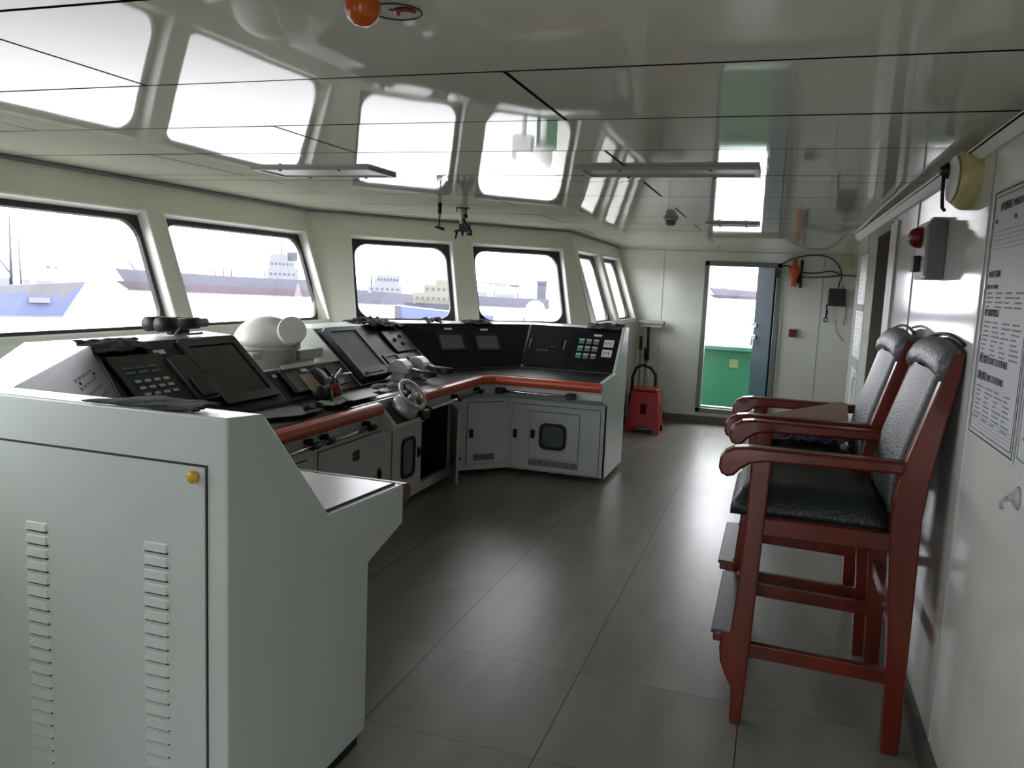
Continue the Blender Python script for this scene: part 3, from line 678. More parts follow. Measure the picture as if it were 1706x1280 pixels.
# --- far corner unit with two dark displays
U = thing('console_cabinet', 'angled corner console cabinet with two dim black displays and a slotted white door', 'console cabinet', (-2.4,5.9,0))
a, b = st('c1',1), st('c2',1); mb = MB(); solid(mb, FULL, a, b); mb.build('cabinet_body', m_con, U, bevel=.004)
q = quad('PB',.82,'TI',1.155,a,b); mb = MB(); skin(mb,q,.0015,.004,.012); cp = mb.build('control_panel', m_black, U)
for cpt, wd in ((V((-2.405,5.80,1.0)),.24),(V((-2.195,6.055,1.0)),.24)):
    u, v = q.uv(cpt); ds = display(q, cp, u-wd/2, u+wd/2, v-.075, v+.085, bez=.018, th=.014, glass=m_scr, frame=m_blk); label_plate(q, cp, u, v+.12, .07, .016)
mb = MB(); u, v = q.uv(V((-2.195,6.055,.92)))
for i in range(4): mb.cyl(q.p(u-.05+i*.03,v,.004), q.p(u-.05+i*.03,v,.010), .006, n=8)
mb.build('button', m_grey, cp)
q = quad('DF',.80,'PB',.82,a,b); mb = MB(); skin(mb,q,.0015,.004,.002); mb.build('desk_top', m_black, U)
rail('armrest_rail', U, a, b)
fq = quad('BF',.04,'BF',.60,a,b); dd = plate_door(fq, U, .075, .375, .05, .53, hand=(.105,.29)); slots(fq, dd, .13,.31,.075,.125,18,.008)
# --- far wing unit facing the camera
U = thing('console_cabinet', 'white console wing facing the camera with square-windowed door and rows of pale keys above', 'console cabinet', (-1.55,6.2,0))
a, b = st('c2',1), st('E',1); mb = MB(); solid(mb, FULL, a, b); mb.build('cabinet_body', m_con, U, bevel=.005)
# end cheek standing a little proud of the panels
def cheek(x): return [V((x,5.94,.04)),V((x,5.94,.60)),V((x,5.685,.668)),V((x,5.685,.805)),V((x,6.155,.832)),V((x,6.475,1.172)),V((x,6.635,1.172)),V((x,6.635,.04))]
mb = MB(); mb.loft(cheek(XE-.022), cheek(XE+.003)); mb.build('end_cheek', m_con, U, bevel=.004)
q = quad('PB',.82,'TI',1.155,a,b); mb = MB(); skin(mb,q,.0015,.004,.012); cp = mb.build('control_panel', m_black, U)
X = lambda x, y, z: q.uv(V((x,y,z)))
uL = X(-1.92,6.37,1.02)[0]; vtop = X(-1.9,6.37,1.02)[1]; s_ = 1 if q.x.x > 0 else -1
uu = lambda x: X(x,6.3,1.0)[0]
mb = MB(); q.slab(mb, min(uu(-1.95),uu(-1.58)), max(uu(-1.95),uu(-1.58)), .03, .36, .004, .009); ra = mb.build('radio_panel', m_black, cp)
for x in (-1.915,-1.625):
    mb = MB(); mb.tube([q.p(uu(x),.20,.009),q.p(uu(x),.21,.022),q.p(uu(x),.285,.022),q.p(uu(x),.295,.009)], .004); mb.build('handle', m_lgrey, ra)
for i in range(5):
    mb = MB(); q.slab(mb, uu(-1.85+i*.022)-.005, uu(-1.85+i*.022)+.005, .18,.187,.009,.012); mb.build('button', m_lgrey, ra)
mb = MB(); q.slab(mb, min(uu(-1.74),uu(-1.70)), max(uu(-1.74),uu(-1.70)), .222,.226,.009,.011); mb.build('indicator', m_grey, ra)
label_plate(q, cp, uu(-1.745), .345, .066, .022); label_plate(q, cp, uu(-1.375), .375, .066, .020)
kq = MB(); q.slab(kq, min(uu(-1.54),uu(-1.21)), max(uu(-1.54),uu(-1.21)), .10,.36,.004,.009); ky = kq.build('key_panel', m_black, cp)
for r_ in range(3):
    for c_ in range(3):
        x = -1.495+c_*.060; v = .305-r_*.075; mb = MB(); q.slab(mb, uu(x)-.021, uu(x)+.021, v-.030, v+.004, .009,.014); mb.cur = 1; q.slab(mb, uu(x)-.021, uu(x)+.021, v+.004, v+.020, .009,.015); mb.build('key', [m_gled if c_==0 else m_grey, m_gbtn], ky)
for v in (.255,.155):
    mb = MB(); q.slab(mb, uu(-1.27)-.040, uu(-1.27)+.040, v, v+.072, .009,.014); mb.cur = 1
    for i in range(3): q.slab(mb, uu(-1.27)-.03+i*.02, uu(-1.27)-.02+i*.02, v+.02+.01*(i%2), v+.05, .014,.015)
    mb.build('key_label', [m_label, m_ink2], ky)
q = quad('DF',.80,'PB',.82,a,b); mb = MB(); skin(mb,q,.0015,.004,.002); mb.build('desk_top', m_black, U)
rail('armrest_rail', U, a, ('E',1)); 
z = .69; mb = MB(); mb.cyl((-1.93,5.645,z),(-1.37,5.645,z),.012,n=12); gb = mb.build('grab_bar', m_chrome, U)
for x in (-1.93,-1.385):
    mb = MB(); mb.box((x-.032,5.625,z-.022),(x+.032,5.69,z+.022)); mb.build('bracket', m_rub, gb, bevel=.006)
fq = Quad(V((-1.95,5.94,0)),V((XE,5.94,0)),V((-1.95,5.94,1))); X0 = lambda x: x+1.95
od = plate_door(fq, U, X0(-1.915), X0(-1.215), .055, .560, hand=(X0(-1.885),.325)); slots(fq, od, X0(-1.77),X0(-1.37),.085,.135,34,.008)
dd = plate_door(fq, od, X0(-1.765), X0(-1.375), .150, .512, name='inner_door', hand=(X0(-1.738),.335))
for o_ in [dd]: o_.data.transform(Matrix.Translation(fq.n*.0076))
for ch in dd.children: ch.data.transform(Matrix.Translation(fq.n*.0076))
mb = MB(); I = fq.ring(mb,X0(-1.685),X0(-1.470),.225,.430,.05,.022,.012,.03); po = mb.build('porthole_frame', m_rub, dd); mb = MB(); fq.disc(mb, I, .013,.018); mb.build('porthole_glass', m_scr, po)

# ============================================================ CHAIRS
def make_chair(label):
    """local frame: x towards the wall (back of the chair), y across, origin on the floor below the seat"""
    T = thing('bar_chair', label, 'chair', (0,0,0), 0, 'tall wooden chairs against the aft wall')
    ox = .2; y0, y1, tk = -.33, .33, .055
    def pr(poly, ya, yb): 
        mb = MB(); mb.prism([V((x-ox,ya,z)) for x, z in poly], (0,yb-ya,0)); return mb
    front = [(-.05,0),(-.055,.13),(-.078,.17),(-.098,.22),(-.104,.27),(-.10,.315),(-.07,.33),(-.058,.5),(-.05,.70),(-.047,.945),(.018,.945),(.012,.72),(.0,.32),(-.012,0)]
    rear = [(.438,0),(.425,.35),(.398,.72),(.398,.86),(.425,1.0),(.468,1.15),(.508,1.29),(.522,1.345),(.556,1.335),(.552,1.28),(.525,1.12),(.498,.93),(.487,.80),(.49,.5),(.492,0)]
    for ya in (y0, y1-tk):
        pr(front, ya, ya+tk).build('front_leg', m_wood, T, bevel=.006); pr(rear, ya, ya+tk).build('rear_leg', m_wood, T, bevel=.006)
        arm = [(-.152,.905),(-.142,.885),(-.122,.876),(-.10,.882),(-.08,.905),(-.05,.928),(.0,.938),(.2,.942),(.415,.945),(.43,.985),(.2,.984),(.0,.985),(-.06,.986),(-.105,.98),(-.135,.963),(-.150,.94)]
        pr(arm, ya-.006, ya+tk+.006).build('armrest', m_wood, T, bevel=.009)
        pr([(-.045,.685),(-.045,.745),(.41,.745),(.41,.685)], ya+.006, ya+tk-.006).build('seat_rail', m_wood, T, bevel=.004)
        pr([(-.01,.245),(-.01,.295),(.44,.285),(.44,.235)], ya+.012, ya+tk-.012).build('stretcher', m_wood, T, bevel=.004)
    mb = MB(); mb.box((-.045-ox,y0+tk,.64),(-.01-ox,y1-tk,.745)); mb.box((.41-ox,y0+tk,.67),(.45-ox,y1-tk,.735)); mb.build('cross_rail', m_wood, T, bevel=.004)
    mb = MB(); mb.box((.43-ox,y0+tk,.42),(.465-ox,y1-tk,.47)); mb.build('stretcher', m_wood, T, bevel=.004)
    # foot board with grey rubber tread
    mb = MB(); mb.box((-.128-ox,y0+.01,.285),(-.035-ox,y1-.01,.318)); fb = mb.build('foot_board', m_wood, T, bevel=.006)
    mb = MB(); mb.box((-.136-ox,y0+.012,.312),(-.05-ox,y1-.012,.326)); mb.build('foot_tread', m_dg, fb, bevel=.004)
    # seat cushion, crowned with a rolled front
    n, k_ = 14, 12; vs_ = []; mb = MB(); mb.smooth = True
    for j in range(k_+1):
        for i in range(n+1):
            u, v = i/n, j/k_; x = -.105+u*.515; y = (y0+tk+.004)+(y1-y0-2*tk-.008)*v
            if x < .02: y = (y0+.0)+(y1-y0)*v if False else y
            e = min(1,(min(u,1-u)*9))**.5*min(1,(min(v,1-v)*9))**.5
            vs_.append((x-ox,y,.765+.07*e+.012*math.sin(math.pi*u)*math.sin(math.pi*v)))
    mb.add(vs_, [(j*(n+1)+i,j*(n+1)+i+1,(j+1)*(n+1)+i+1,(j+1)*(n+1)+i) for j in range(k_) for i in range(n)])
    rim = [j*(n+1) for j in range(k_+1)]
    lo = MB(); ring_ = [(i) for i in range(n+1)]+[j*(n+1)+n for j in range(1,k_+1)]+[k_*(n+1)+i for i in range(n-1,-1,-1)]+[j*(n+1) for j in range(k_-1,0,-1)]
    b = len(mb.v); m_ = len(ring_)
    mb.v += [(vs_[i][0],vs_[i][1],.735) for i in ring_]
    for i in range(m_): mb.f.append((ring_[i],ring_[(i+1)%m_],b+(i+1)%m_,b+i)); mb.m.append(0); mb.sm.append(True)
    mb.f.append(tuple(b+i for i in range(m_))); mb.m.append(0); mb.sm.append(False)
    mb.build('seat_cushion', m_leather, T)
    # back pad between the posts, bowed, following their rake
    cl = [(.392,.80),(.392,.90),(.412,1.0),(.448,1.12),(.488,1.25),(.497,1.275)]
    mb = MB(); mb.smooth = True; rows = []
    ny = 10
    for x, z in cl:
        rows.append([(x-ox-.012+.018*(1-math.sin(math.pi*j/ny)) , y0+tk+(y1-y0-2*tk)*j/ny, z) for j in range(ny+1)])
    back = [[(p[0]+.045,p[1],p[2]) for p in r_] for r_ in rows]; R_ = len(rows); vs_ = [p for r_ in rows for p in r_]+[p for r_ in back for p in r_]; N = R_*(ny+1); W_ = ny+1
    fs = []
    for i in range(R_-1):
        for j in range(ny): fs += [(i*W_+j,i*W_+j+1,(i+1)*W_+j+1,(i+1)*W_+j),(N+i*W_+j,N+(i+1)*W_+j,N+(i+1)*W_+j+1,N+i*W_+j+1)]
        fs += [(i*W_,(i+1)*W_,N+(i+1)*W_,N+i*W_),(i*W_+ny,N+i*W_+ny,N+(i+1)*W_+ny,(i+1)*W_+ny)]
    mb.add(vs_, fs); mb.build('back_cushion', m_leather, T)
    # arched leather head roll
    mb = MB(); mb.smooth = True; vs_ = []; S_ = 10; W2 = 12
    for j in range(W2+1):
        v = j/W2; y = y0+.002+(y1-y0-.004)*v; arch = .038*math.sin(math.pi*v)**.7-.012
        for i in range(S_):
            t = 2*math.pi*i/S_; vs_.append((.516-ox+.030*math.cos(t)+.018*math.sin(t), y, 1.308+arch*.75+.051*math.sin(t)))
    mb.add(vs_, [(j*S_+i,j*S_+(i+1)%S_,(j+1)*S_+(i+1)%S_,(j+1)*S_+i) for j in range(W2) for i in range(S_)]+[tuple(range(S_)),tuple(W2*S_+i for i in range(S_))[::-1]])
    hr = mb.build('head_roll', m_leather2, T)
    mb = MB(); mb.smooth = True; path = [(.541-ox+.012, y0+.03+(y1-y0-.06)*j/12, 1.362+.035*.7*math.sin(math.pi*(.05+.9*j/12))) for j in range(13)]; mb.tube(path, .006); mb.build('piping', m_rub, hr)
    return T
c1 = make_chair('nearest tall red wooden chair with empty black leather seat'); c1.location = (.2,3.11,0)
c2 = copy_tree(c1); c2.location = (.17,3.87,0); c2['label'] = 'second tall red wooden chair, with crumpled clothes and tan board on its seat'
# things on the second chair's seat
mb = MB(); yb_ = 4.085; mb.prism([V((-.09,yb_-.015,.86)),V((.36,yb_-.03,.86)),V((.345,yb_+.02,.995)),V((.315,yb_+.02,1.0)),V((-.055,yb_-.005,.905))], (0,.006,.001)); o = mb.build('tan_board', m_tan); tag(o, 'thin tan board with slanted edge leaning on the second wooden chair', 'board')
mb = MB(); mb.box((-.05,4.0,.842),(.33,4.07,.865)); o = mb.build('seat_cover', m_tan); tag(o, 'tan folded cover under the slanted board on the second chair', 'cover')
crumple('cloth_bundle', [(.08,3.72,.85),(.34,3.72,.85),(.34,3.98,.85),(.08,3.98,.85)], m_cloth2, 'crumpled violet grey garment lying on the second wooden chair', 'garment', amp=.09, seed=3)
crumple('rag', [(-.05,3.72,.85),(.07,3.72,.85),(.07,3.92,.85),(-.05,3.92,.85)], m_cloth3, 'light grey rag beside the violet garment on the second chair', 'cloth', amp=.10, seed=5)
mb = MB(); mb.prism([V((-.05,3.72,.84)),V((-.03,3.74,.87)),V((.07,3.80,.845)),V((.05,3.78,.836))], (0,.05,.01)); mb.prism([V((-.05,3.66,.845)),V((-.01,3.66,.875)),V((.06,3.70,.85))], (0,.03,.0)); o = mb.build('folded_cloth', m_dgr, bevel=.002); tag(o, 'small dark green folded cloth at the front of the second chair seat', 'cloth')

# ============================================================ LOOSE THINGS ON THE CONSOLE
o = crumple('dust_cover', [(-1.575,1.50,1.166),(-1.262,1.515,1.166),(-1.285,1.645,1.166),(-1.50,1.66,1.166)], m_cloth, 'black cloth lying on the nearest white console edge', 'cloth', amp=.008, seed=1)
crumple('dust_cover', [(-2.79,2.62,1.168),(-2.79,2.96,1.168),(-2.695,2.98,1.12),(-2.695,2.64,1.12)], m_cloth, 'black crumpled sheet hanging over the keypad', 'cloth', amp=.018, seed=9)
crumple('dust_cover', [(-2.90,5.00,1.170),(-2.88,5.50,1.172),(-2.66,5.56,1.12),(-2.70,5.10,1.14)], m_cloth, 'grey black crumpled cover on the console top right of the pale radar screen', 'cloth', amp=.05, seed=12)
crumple('dust_cover', [(-2.66,5.80,1.172),(-2.56,5.90,1.172),(-2.46,5.80,1.15),(-2.55,5.70,1.15)], m_clothb, 'dark blue cloth tuft on the corner console top', 'cloth', amp=.05, seed=15)
crumple('dust_cover', [(-2.42,6.02,1.172),(-2.25,6.22,1.172),(-2.19,6.15,1.145),(-2.36,5.96,1.145)], m_cloth, 'black cloth on the corner console top above the right dim display', 'cloth', amp=.03, seed=18)
crumple('dust_cover', [(-1.50,6.62,1.172),(-1.19,6.62,1.178),(-1.20,6.46,1.14),(-1.47,6.46,1.14)], m_cloth, 'dark cloth folded over the far console top above the pale keys', 'cloth', amp=.03, seed=21)
# binoculars on the console rim
T = thing('binoculars', 'black binoculars resting on the console rim in front of the left windows', 'binoculars', (-2.85,3.31,1.167))
for dx in (-.035,.035):
    mb = MB(); mb.lathe([(.0,0),(.036,0),(.036,.10),(.028,.11),(.027,.19),(.030,.20),(.030,.27),(.022,.28),(.024,.33),(.02,.335)], (-2.85+dx,3.145,1.222), (0,1,0), 18); mb.build('barrel', m_rub, T)
mb = MB(); mb.box((-2.885,3.27,1.205),(-2.815,3.42,1.245)); mb.box((-2.87,3.25,1.166),(-2.83,3.38,1.21)); mb.build('bridge', m_rub, T, bevel=.008)
mb = MB(); mb.tube([(-2.80,3.26,1.24),(-2.78,3.24,1.20),(-2.79,3.22,1.172),(-2.80,3.30,1.170),(-2.79,3.42,1.170),(-2.82,3.45,1.172)], .006); mb.build('strap', m_cloth3, T)
# magnetic compass
T = thing('magnetic_compass', 'large off white domed compass with cylindrical viewing hood on the centre console', 'compass', (-2.78,3.98,.86))
cx, cyy = -2.79, 3.97
mb = MB(); mb.lathe([(.165,0),(.165,.19),(.19,.20),(.19,.215),(.182,.225)], (cx,cyy,.862), n=32); mb.build('bowl', m_offw, T)
mb = MB(); mb.lathe([(.19*math.cos(math.radians(a_)),.172*math.sin(math.radians(a_))) for a_ in (0,12,24,36,48,60,70,80,90)], (cx,cyy,1.075), n=36); mb.build('dome', m_offw, T)
hv = V((.62,-.72,.30)).normalized(); h0 = V((cx,cyy,1.10))+V((.115,.045,.028)); mb = MB(); mb.cyl(h0+hv*.0, h0+hv*.172, .072, .079, 32); mb.cyl(h0+hv*.172, h0+hv*.178, .079, .075, 32); mb.build('viewing_hood', m_offw, T)
mb = MB(); mb.box((-2.78,4.12,.985),(-2.66,4.37,1.045)); mb.box((-2.76,4.09,.862),(-2.68,4.30,.985)); mb.build('side_bracket', m_offw, T, bevel=.006)
mb = MB(); mb.box((-2.90,3.72,1.01),(-2.70,3.80,1.05)); mb.build('side_lug', m_offw, T, bevel=.006)
# throttle units
def throttle(x, y, label):
    T = thing('throttle_unit', label, 'throttle lever', (x,y,.8235), 0, 'engine throttle levers')
    mb = MB(); mb.box((x-.05,y-.045,.824),(x+.045,y+.045,.90)); mb.build('pedestal', m_alu, T, bevel=.008)
    mb = MB(); arc = [(x+.075*math.cos(t)-.005,.885+.085*math.sin(t)) for t in [math.pi*i/10 for i in range(11)]]
    mb.prism([V((a_,y-.05,b_)) for a_, b_ in arc], (0,.10,0)); mb.build('quadrant', m_alu, T, bevel=.004)
    mb = MB(); mb.cyl((x+.03,y,.915),(x+.19,y+.02,.895),.009); mb.cyl((x+.03,y+.03,.905),(x+.17,y+.045,.885),.007); lv = mb.build('lever_arm', m_chrome, T)
    mb = MB(); mb.cyl((x+.17,y-.0,.89),(x+.24,y+.03,.885),.022,.018); mb.cyl((x+.20,y-.03,.88),(x+.20,y+.06,.88),.018); mb.build('lever_grip', m_rub, lv)
    return T
throttle(-2.30,4.73,'silver throttle quadrant nearest the steering wheel'); throttle(-2.30,5.00,'silver throttle quadrant farther along the desk, behind the other one')
# papers, gloves and small gear on the desk
mb = MB(); mb.prism([V((-2.30,3.86,.8245)),V((-2.14,3.80,.8235)),V((-2.13,4.10,.8235)),V((-2.28,4.22,.8245))], (0,0,.004)); o = mb.build('folder', m_grey); tag(o, 'grey document folder lying on the desk left of the wheel', 'folder')
crumple('paper_bundle', [(-2.24,3.62,.8235),(-2.13,3.60,.8235),(-2.12,3.80,.8235),(-2.22,3.84,.8235)], m_cloth3, 'crumpled pale paper bundle at the desk edge beside the grey folder', 'paper', amp=.03, seed=31)
T = thing('work_gloves', 'pair of pale work gloves on the desk behind the steering wheel', 'gloves', (-2.23,4.38,.8235))
mb = MB()
for k_ in range(2):
    bx, by = -2.25+k_*.05, 4.30+k_*.10
    mb = MB(); mb.smooth = True; mb.ball((bx,by,.842), .032, 12, (1,1.3,.55))
    for i, (dx, dy, l_) in enumerate(((-.02,.05,.05),(0,.06,.055),(.018,.055,.05),(.035,.0,.04))): mb.tube([(bx+dx*.6,by+dy*.5,.842),(bx+dx,by+dy+l_*.4,.846),(bx+dx*1.1,by+dy+l_*.8,.836)], [.011,.010,.007], 8)
    mb.build('glove', m_cloth3, T)
mb = MB(); mb.prism([V((-2.34,3.20,.8245)),V((-2.20,3.14,.8235)),V((-2.12,3.30,.8235)),V((-2.14,3.52,.8235)),V((-2.30,3.50,.8245))], (0,0,.004)); o = mb.build('desk_mat', m_grey); tag(o, 'light grey flat mat on the desk behind the nearest white console', 'mat')
mb = MB(); mb.ball((-2.16,3.40,.846),.018,10); mb.tube([(-2.16,3.40,.84),(-2.15,3.46,.834),(-2.18,3.5,.836),(-2.13,3.54,.834)],.006); o = mb.build('cord_clip', m_rub); tag(o, 'small black clip and cord on the grey desk mat', 'clip')
T = thing('radio_handset', 'black and dark red radio microphone with coiled cords standing on the desk', 'microphone', (-2.28,3.78,.8235))
mb = MB(); mb.box((-2.31,3.72,.825),(-2.25,3.80,.90)); mb.ball((-2.27,3.70,.87),.045,14,(.8,1,1)); mb.build('microphone_body', m_rub, T, bevel=.01)
mb = MB(); mb.ball((-2.25,3.83,.868),.045,14,(.7,1,1)); mb.build('red_cap', m_redd, T)
mb = MB(); mb.tube([(-2.28+.03*math.cos(t*9),3.76+t*.10,.915+.02*math.sin(t*9)) for t in [i/60 for i in range(61)]], .004, 6); mb.tube([(-2.25,3.80,.91),(-2.22,3.76,.97),(-2.22,3.72,.93),(-2.2,3.70,.83)], .004); mb.build('coiled_cord', m_rub, T)
mb = MB(); mb.tube([(-2.23,3.74,.90),(-2.205,3.72,.86),(-2.2,3.715,.826)], .004); mb.build('pale_cord', m_yel, T)
mb = MB(); mb.box((-2.33,3.84,.905),(-2.24,3.90,.935)); mb.cyl((-2.28,3.86,.93),(-2.27,3.92,.98),.006); mb.cyl((-2.30,3.86,.95),(-2.24,3.98,.955),.004); mb.build('clamp', m_chrome, T)
mb = MB(); mb.cyl((-2.29,3.87,.825),(-2.29,3.87,.906),.012); mb.build('clamp_stem', m_rub, T)

# ============================================================ END WALL
T = thing('rescue_transponder', 'orange rescue beacon in a black bracket beside the end door', 'beacon', (.12,YE,1.58))
mb = MB(); mb.lathe([(.03,0),(.032,.07),(.036,.10),(.055,.13),(.058,.17),(.045,.20),(.025,.225),(.022,.30),(.010,.31)], (.125,YE-.065,1.585), n=20); mb.build('beacon_body', m_orange, T)
mb = MB(); mb.box((.185,YE-.03,1.57),(.21,YE,1.87)); mb.box((.12,YE-.075,1.635),(.20,YE,1.66)); mb.box((.12,YE-.02,1.62),(.21,YE,1.74)); mb.build('bracket', m_rub, T, bevel=.003)
T = thing('speaker_box', 'square black wall box with a hanging hooked handset cord', 'box', (.58,YE,1.38))
mb = MB(); mb.box((.485,YE-.10,1.395),(.655,YE,1.58)); mb.build('box_body', m_dgr, T, bevel=.008)
mb = MB(); mb.tube([(.485,YE-.06,1.41),(.475,YE-.06,1.40),(.485,YE-.06,1.34)], .008); mb.cyl((.487,YE-.06,1.345),(.480,YE-.06,1.27),.014,.010); mb.tube([(.48+.018*math.cos(t),YE-.06,1.245+.02*math.sin(t)) for t in [2*math.pi*i/14 for i in range(14)]], .006, 6, True); mb.build('handset', m_rub, T)
T = thing('fire_call_point', 'small dark red fire alarm button on the end wall', 'alarm button', (.165,YE,1.04))
mb = MB(); mb.box((.12,YE-.04,1.04),(.205,YE,1.125)); mb.build('housing', m_redd, T, bevel=.004)
mb = MB(); mb.box((.137,YE-.043,1.057),(.188,YE-.039,1.108)); mb.cyl((.162,YE-.05,1.082),(.162,YE-.04,1.082),.014); mb.build('push_plate', m_maroon, T)
mb = MB(); yy = YE-.02
for path in ([(-.02,1.81),(.10,1.88),(.24,1.915),(.40,1.92),(.52,1.87),(.585,1.78),(.60,1.70),(.585,1.64),(.58,1.585)], [(-.02,1.80),(.05,1.80),(.12,1.775)], [(.21,1.735),(.35,1.735),(.50,1.76),(.60,1.725),(.70,1.72),(.78,1.72)], [(.21,1.685),(.36,1.69),(.50,1.705),(.59,1.72)]):
    pts = []
    for i in range(len(path)-1):
        for k_ in range(6):
            t = k_/6; p0 = path[max(i-1,0)]; p1 = path[i]; p2 = path[i+1]; p3 = path[min(i+2,len(path)-1)]
            pts.append(tuple(.5*((2*p1[j])+(-p0[j]+p2[j])*t+(2*p0[j]-5*p1[j]+4*p2[j]-p3[j])*t*t+(-p0[j]+3*p1[j]-3*p2[j]+p3[j])*t**3) for j in (0,1)))
    pts.append(path[-1]); mb.tube([(x,yy,z) for x, z in pts], .0065, 6)
o = mb.build('electric_cable', m_rub); tag(o, 'black cables looping along the end wall above the door corner', 'cable')
mb = MB(); mb.tube([(.62,YE-.012,1.62),(.66,YE-.012,1.5),(.68,YE-.012,1.3),(.66,YE-.012,1.2)], .004, 6); mb.tube([(.58,YE-.012,1.25),(.60,YE-.012,1.12),(.68,YE-.012,1.02)], .003, 6); o = mb.build('electric_cable', m_grey); tag(o, 'thin grey cable hanging below the black wall box', 'cable')
mb = MB(); mb.box((.60,YE-.05,1.82),(.72,YE,1.90)); mb.cyl((.69,YE-.06,1.78),(.70,YE-.06,1.90),.01); o = mb.build('junction_box', m_yel, bevel=.005); tag(o, 'yellowed junction box near the ceiling at the wall corner', 'junction box')
# cleaning corner
T = thing('squeegee_mop', 'grey flat mop standing head up against the end wall', 'mop', (-1.38,9.15,0))
mb = MB(); mb.cyl((-1.27,9.00,0),(-1.385,9.19,.78),.011); mb.build('handle', m_chrome, T)
mb = MB(); mb.cyl((-1.372,9.17,.66),(-1.39,9.20,1.06),.016); mb.build('grip', m_rub, T)
mb = MB(); mb.box((-1.50,9.15,1.09),(-1.21,9.24,1.135)); mb.build('mop_head', m_cloth3, T, bevel=.015)
mb = MB(); mb.box((-1.48,9.165,1.06),(-1.23,9.225,1.09)); mb.build('head_plate', m_lgrey, T, bevel=.008)
for (xa,ya,xb,yb2,zt,lb) in ((-1.42,8.95,-1.47,9.22,.93,'thin dark broom stick leaning left of the grey mop'),(-1.35,8.98,-1.41,9.22,.80,'short dark stick with black grip between mop and broom')):
    T = thing('broom_stick', lb, 'stick', (xa,ya,0)); mb = MB(); mb.cyl((xa,ya,0),(xb,yb2,zt),.010); mb.build('shaft', m_fgrey, T); mb = MB(); a_ = V((xa,ya,0)); b_ = V((xb,yb2,zt)); mb.cyl(a_.lerp(b_,.86), a_.lerp(b_,1.02), .018); mb.build('grip', m_rub, T)
T = thing('plastic_stool', 'red plastic stool standing at the end of the far console', 'stool', (-1.25,8.42,0))
sx, sy, sh = -1.25, 8.42, .46
def sec_(z): 
    t = z/sh; return .175-.045*t
mb = MB(); mb.box((sx-.13,sy-.13,sh-.028),(sx+.13,sy+.13,sh)); mb.build('stool_top', m_red, T, bevel=.012)
for (ux,uy_) in ((0,-1),(0,1),(-1,0),(1,0)):
    mb = MB(); n_ = V((ux,uy_,0)); t_ = V((-uy_,ux,0))
    # a splayed side panel with an arched foot opening and a slot in the middle
    def pt(a_, z): r_ = sec_(z); return V((sx,sy,z))+n_*r_+t_*(a_*r_)
    outer = [(-1,0),(-.62,0)]+[(-.62+1.24*i/8, .10*math.sin(math.pi*i/8)+.012) for i in range(9)]+[(.62,0),(1,0),(1,.43),(-1,.43)]
    cols = [-1,-.62,-.4,-.2,0,.2,.4,.62,1]
    for i in range(len(cols)-1):
        a0, a1 = cols[i], cols[i+1]
        zz = lambda a: 0 if abs(a) >= .62 else .05+.03*math.cos(a/.62*math.pi/2)
        if i in (0,len(cols)-2): lows = (0,0)
        else: lows = (zz(a0) if abs(a0)<.62 else .05, zz(a1) if abs(a1)<.62 else .05)
        spans = [(lows, (.43,.43))] if abs(a0+a1)/2 > .3 else [(lows,(.20,.20)),((.31,.31),(.43,.43))]
        for lo, hi in spans:
            q_ = [pt(a0,lo[0]),pt(a1,lo[1]),pt(a1,hi[1]),pt(a0,hi[0])]; mb.hexa([p-n_*.004 for p in q_]+[p+n_*.002 for p in q_])
    mb.build('leg_panel', m_red, T)
T = thing('tool_bag', 'black tool bag with arched hose handle behind the red stool', 'bag', (-1.38,8.80,0))
mb = MB(); mb.box((-1.49,8.68,.0),(-1.22,8.92,.38)); mb.build('bag_body', m_cloth, T, bevel=.05)
mb = MB(); mb.tube([(-1.47,8.8,.36),(-1.47,8.8,.52),(-1.43,8.8,.63),(-1.36,8.8,.66),(-1.27,8.8,.63),(-1.22,8.8,.56),(-1.215,8.8,.45),(-1.22,8.82,.02)], .017, 8); mb.build('hose_handle', m_rub, T)

# ============================================================ AFT WALL FITTINGS
T = thing('alarm_box', 'grey wall alarm box with red dome lamp and black knob', 'alarm box', (RX,3.43,1.575))
mb = MB(); mb.box((.498,3.315,1.578),(RX,3.575,1.792)); mb.build('box_body', m_fgrey, T, bevel=.004)
mb = MB(); mb.box((.492,3.325,1.59),(.499,3.565,1.78)); mb.build('face_plate', m_lgrey, T)
mb = MB(); mb.lathe([(.040,0),(.039,.018),(.030,.036),(.014,.046),(0,.048)], (.492,3.44,1.735), (-1,0,0), 20); mb.build('red_lamp', m_redd, T)
mb = MB(); mb.box((.468,3.40,1.605),(.492,3.46,1.665)); mb.build('switch', m_rub, T, bevel=.004)
mb = MB(); mb.box((.52,3.40,1.792),(RX,3.46,1.81)); mb.build('mounting_lug', m_lgrey, T)
T = thing('wall_fixture', 'yellowed oval wall fixture with black knob and black hanging strap', 'wall fixture', (RX,3.0,1.75))
N = 28; prof = [(1.0,0),(1.0,.022),(.94,.036),(.80,.055),(.0,.058)]; mb = MB(); mb.smooth = True; vs_ = []
cyc, czc = 2.985, 1.893
for k_, (s_, h_) in enumerate(prof):
    for i in range(N):
        t = 2*math.pi*i/N; vs_.append((RX-h_, cyc+.145*s_*math.cos(t), czc+.098*s_*math.sin(t)))
mb.add(vs_, [(a_*N+i,a_*N+(i+1)%N,(a_+1)*N+(i+1)%N,(a_+1)*N+i) for a_ in range(len(prof)-1) for i in range(N)]); mb.build('rim', m_yel, T)
mb = MB(); mb.prism([V((RX-.0585,cyc+.108*math.cos(2*math.pi*i/N),czc+.072*math.sin(2*math.pi*i/N))) for i in range(N)], (-.004,0,0)); mb.build('face', m_offw, T)
